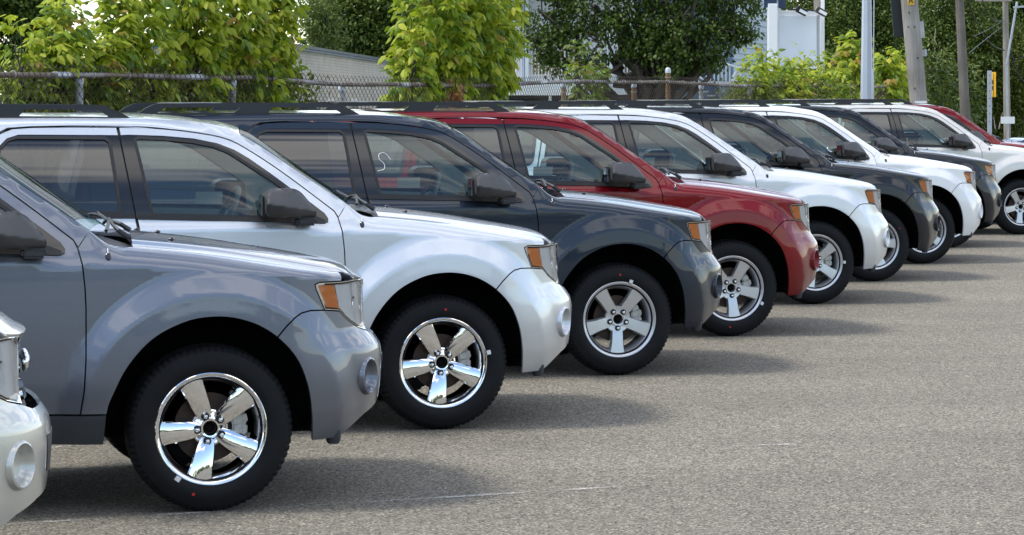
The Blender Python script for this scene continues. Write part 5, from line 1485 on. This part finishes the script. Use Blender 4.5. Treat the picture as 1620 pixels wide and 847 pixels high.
# ------------------------------------------------------------------ poles
def pole(name, label, cat, u0, v0, u1, v1_, Z, w0, w1, mat, group=None, n=16, smooth=True):
    a = at(u0, v0, Z); c_ = at(u1, v1_, Z)       # a lower, c_ upper
    d = (c_ - a) / (c_.z - a.z)
    base = a + d * (gz(0, Z) - .1 - a.z); top = a + d * (8.5 - a.z)
    r = empty(name, base); tag(r, label, cat, group)
    k = lambda z: (w0 + (w1 - w0) * (z - a.z) / (c_.z - a.z)) * Z / FPX / 2
    zs_ = np.linspace(base.z, top.z, 12)
    pts = [tuple(a + d * (z - a.z) - base) for z in zs_]
    rr = [max(.03, k(z)) for z in zs_]
    V, F_ = tube_geo(pts, rr, n)
    mesh_obj('shaft', V, F_, mat, r, autos=20 if n <= 8 else 50)
    return r
lp = pole('light_pole', 'pale blue-grey tapered metal light pole right of the blank sign', 'pole', 1370.8, 165, 1371.3, 0, 46, 19.5, 15, 'pole_blue', n=8)
tube('conduit', [at(1382, 400, 45.7) - lp.location, at(1381.5, 110, 45.7) - lp.location], .016, 'galvanised', lp, 6)
tube('conduit', [at(1381.8, 110, 45.6) - lp.location, at(1384.5, -200, 45.6) - lp.location], .009, 'galvanised', lp, 6)
UG = 'wooden utility poles at the right'
up = pole('utility_pole', 'thick weathered grey utility pole leaning left with a black signal back on it', 'pole', 1453.5, 165, 1438.5, 0, 49, 28, 27, 'pole_grey_wood', UG)
def onpole(r, name, u0, u1, v0, v1_, Z, th, mat, rot=0, bev=0.0):
    c_ = at((u0 + u1) / 2, (v0 + v1_) / 2, Z); k = Z / FPX
    bm = bmesh.new(); bxm(bm, -(u1 - u0) / 2 * k, (u1 - u0) / 2 * k, -th / 2, th / 2, -(v1_ - v0) / 2 * k, (v1_ - v0) / 2 * k, bev)
    o = bm_obj(name, bm, mat, r); o.location = c_ - r.location; o.rotation_euler = (0, R(rot), 0); return o
pbr('signal_black', (0.012, 0.014, 0.018), 0.5); pbr('sign_yellow', (0.75, 0.42, 0.02), 0.5); pbr('ink', (0.02, 0.02, 0.02), 0.6)
onpole(up, 'signal_back', 1409, 1426, -60, 59, 49.22, .10, 'signal_black', -5, .01)
ys_ = onpole(up, 'warning_plate', 1435.5, 1446, -7, 8, 48.82, .006, 'sign_yellow', -5)
for (x0, z0, x1, z1) in ((-.036, -.055, 0, .045), (.036, -.055, 0, .045), (-.022, -.015, .022, -.015)):
    tube('plate_symbol', [(x0, -.006, z0), (x1, -.006, z1)], .008, 'ink', ys_, 5)
onpole(up, 'white_tag', 1447, 1466, 160, 164, 48.82, .01, 'sign_white', -1)
for (u, v) in ((1438, 20), (1447, 43), (1447, 140), (1437, 43), (1452, 92)):
    o = onpole(up, 'bolt', u - 1, u + 1, v - 1.2, v + 1.2, 48.85, .02, 'signal_black')
onpole(up, 'meter_box', 1457, 1461.5, 34, 60, 49.3, .1, 'galvanised', -5)
onpole(up, 'bracket', 1461, 1466, 78, 90, 49.2, .1, 'galvanised', -5, .01)
u2p = pole('utility_pole', 'dark brown utility pole standing second from the right edge', 'pole', 1527.5, 195, 1518, 0, 80, 16.5, 13.5, 'pole_dark_wood', UG)
u3p = pole('utility_pole', 'slim pale utility pole with a conduit, rightmost of the poles', 'pole', 1593.5, 215, 1590.5, 0, 105, 11.5, 9, 'pole_pale_wood', UG)
tube('conduit', [at(1594.5, 230, 104.7) - u3p.location, at(1592.5, 100, 104.7) - u3p.location], .05, 'galvanised', u3p, 8)
tube('brace', [at(1592.5, 102, 104.6) - u3p.location, at(1609, 3, 104.6) - u3p.location], .045, 'galvanised', u3p, 8)
onpole(u3p, 'crossarm', 1543, 1600, -3, 2.5, 104.8, .12, 'pole_pale_wood', 0)
onpole(u3p, 'lamp_arm', 1603, 1640, 9, 12, 104.5, .06, 'galvanised', -4)
def wire(label, pts, r_=.022):
    o = tube('overhead_wire', spl(pts, 8), r_, 'signal_black', None, 5)
    tag(o, label, 'wire', 'overhead wires')
wire('thick black cable looping down to the pale pole', [at(1528, -20, 95), at(1540, 25, 98), at(1556, 55, 100), at(1572, 73, 103), at(1589, 80, 104.7)], .022)
wire('short black cable sagging to the top of the pale pole', [at(1550, -12, 98), at(1560, 15, 100), at(1572, 32, 102), at(1587, 34, 104.7)], .020)
wire('thin wire slanting up from the dark pole to the pale pole', [at(1533, 84, 81), at(1560, 62, 95), at(1586, 42, 104.5)], .010)
wire('thin wire slanting across the dark foliage below the cables', [at(1540, 58, 90), at(1565, 46, 98), at(1586, 34, 104.5)], .009)
wire('black cable hanging away to the right from the pale pole', [at(1598, 75, 105), at(1603, 95, 105), at(1611, 118, 105), at(1625, 136, 105)], .026)
wire('pale service wire running off to the right edge', [at(1597, 104, 104.5), at(1608, 95, 104), at(1625, 88, 103)], .018)
# small street sign post
spst = empty('sign_post', at(1565.5, 330, 48)); tag(spst, 'perforated grey metal sign post with a small yellow sign seen edge-on', 'sign post')
bm = bmesh.new()
k = 48 / FPX
Xw = 3.4 * k
bxm(bm, -Xw, -Xw + .006, -.02, .02, 0, (330 - 112) * k); bxm(bm, Xw - .006, Xw, -.02, .02, 0, (330 - 112) * k); bxm(bm, -Xw, Xw, -.026, -.02, 0, (330 - 112) * k)
o = bm_obj('channel', bm, 'galvanised', spst, autos=20)
for v in range(120, 200, 12):
    bm = bmesh.new(); bmesh.ops.create_cone(bm, segments=10, radius1=.008, radius2=.008, depth=.004, cap_ends=True)
    bmesh.ops.transform(bm, matrix=Matrix.Translation((-.004, -.0285, (330 - v) * k)) @ Matrix.Rotation(R(90), 4, 'X'), verts=bm.verts)
    bm_obj('punch_hole', bm, 'dark_opening', spst)
bm = bmesh.new(); bxm(bm, -.0025, .0025, -.16, .16, -.21, .21, 0); o = bm_obj('yellow_plate', bm, 'sign_yellow', spst); o.location = (.058, .07, (330 - 134) * k); o.rotation_euler = (0, 0, R(12))
for zz_ in (-.06, .04):
    bm = bmesh.new(); bxm(bm, -.003, .003, -.05, .05, -.035, .035, 0); q = bm_obj('plate_symbol', bm, 'ink', o); q.location = (.0, 0, zz_)
ws = empty('small_white_sign', at(1595, 330, 103.8)); tag(ws, 'small white sign plate low on the slim pale pole', 'sign')
box('plate', -.26, .24, 0, .02, (330 - 196) * 103.8 / FPX, (330 - 185) * 103.8 / FPX, 'sign_white', ws, .004)
tube('stake', [(0, .05, 0), (0, .05, (330 - 186) * 103.8 / FPX)], .02, 'galvanised', ws, 6)

# ------------------------------------------------------------------ navy sedan at the right edge
def sedan(loc, rz):
    r = empty('parked_sedan', loc, rz); tag(r, 'dark blue sedan roof showing past the red hood at the right edge', 'car')
    prof = [(-2.3, .35), (-2.32, .62), (-2.25, .93), (-1.75, 1.00), (-.9, 1.02), (.9, .98), (1.7, .90), (2.2, .76), (2.32, .55), (2.25, .32)]
    secs = spl(prof, 3)
    ws_ = [(0, .86), (1, .9)]
    V = []; F_ = []; n = len(secs)
    for w, s_ in ((-.80, .97), (-.88, 1.0), (.88, 1.0), (.80, .97)):
        for x, z in secs: V.append((x * (s_ if abs(w) < .85 else 1), w, .2 + (z - .2) * (s_ if abs(w) < .85 else .97)))
    for k_ in range(3):
        for j in range(n): F_.append((k_ * n + j, k_ * n + (j + 1) % n, (k_ + 1) * n + (j + 1) % n, (k_ + 1) * n + j))
    F_ += [tuple(range(n))[::-1], tuple(3 * n + j for j in range(n))]
    mesh_obj('body', V, F_, 'paint_navy', r, autos=35)
    cab = spl([(-1.55, 1.0), (-1.0, 1.33), (-.55, 1.43), (.0, 1.45), (.45, 1.38), (1.15, .98)], 4)
    V = []; n = len(cab)
    for w0, w1 in ((-.80, -.60), (.80, .60)):
        for x, z in cab:
            t_ = (z - .98) / .47; V.append((x, w0 + (w1 - w0) * t_, z))
    F_ = [(j, j + 1, n + j + 1, n + j) for j in range(n - 1)] + [tuple(range(n))[::-1], tuple(n + j for j in range(n))]
    mesh_obj('cabin', V, F_, 'paint_navy', r, autos=40)
    for s_ in (-1, 1):
        for pts in (((-.98, 1.02), (-.85, 1.31), (-.15, 1.38), (-.15, 1.02)), ((-.08, 1.02), (-.08, 1.38), (.36, 1.34), (.90, 1.03))):
            V = [(x, s_ * (.80 - .20 * (z - .98) / .47 + .012), z) for x, z in pts]
            mesh_obj('side_window', V, [(0, 1, 2, 3)], 'window_blue', r, smooth=False)
    V = [(.50, -.60, 1.37), (.50, .60, 1.37), (1.12, .76, 1.02), (1.12, -.76, 1.02)]
    mesh_obj('windscreen', [(x + .02, y, z + .015) for x, y, z in V], [(0, 1, 2, 3)], 'window_blue', r, smooth=False)
    for x in (-1.4, 1.4):
        for s_ in (-1, 1):
            w = lathe('wheel', [(.0, .09), (.19, .10), (.21, .11), (.30, .11), (.32, .08), (.32, -.08), (.2, -.1), (0, -.1)], 'tyre_rubber', r, n=28)
            w.location = (x, s_ * .76, .32); w.rotation_euler = (0, 0, 0 if s_ < 0 else R(180))
            h = lathe('hubcap', [(0, .108), (.10, .112), (.185, .104), (.19, .10)], 'alloy', w, n=20)
    for s_ in (-1, 1):
        bm = bmesh.new(); bxm(bm, 2.1, 2.3, s_ * .55, s_ * .82, .60, .72, .03); bm_obj('headlight', bm, 'lamp_white', r)
        bm = bmesh.new(); bxm(bm, .85, 1.0, s_ * .84, s_ * .99, .98, 1.1, .03); bm_obj('side_mirror', bm, 'paint_navy', r)
    return r
c_ = at(1634, 215, 64)
sedan((c_.x, 64, gz(0, 64)), R(186))

# tree belt on the far side of the lot, behind the camera (it shows only in the paint and the glass)
bl = [(x, -78 + rng.uniform(-4, 4), rng.uniform(1.5, 3.2), 5, 3, rng.uniform(2.2, 4.2)) for x in range(-70, 95, 7)]
P, D = clumps(bl, 900, 30, .8)
foliage('far_tree_belt', P, D, .9, 'leaf_dark', None)
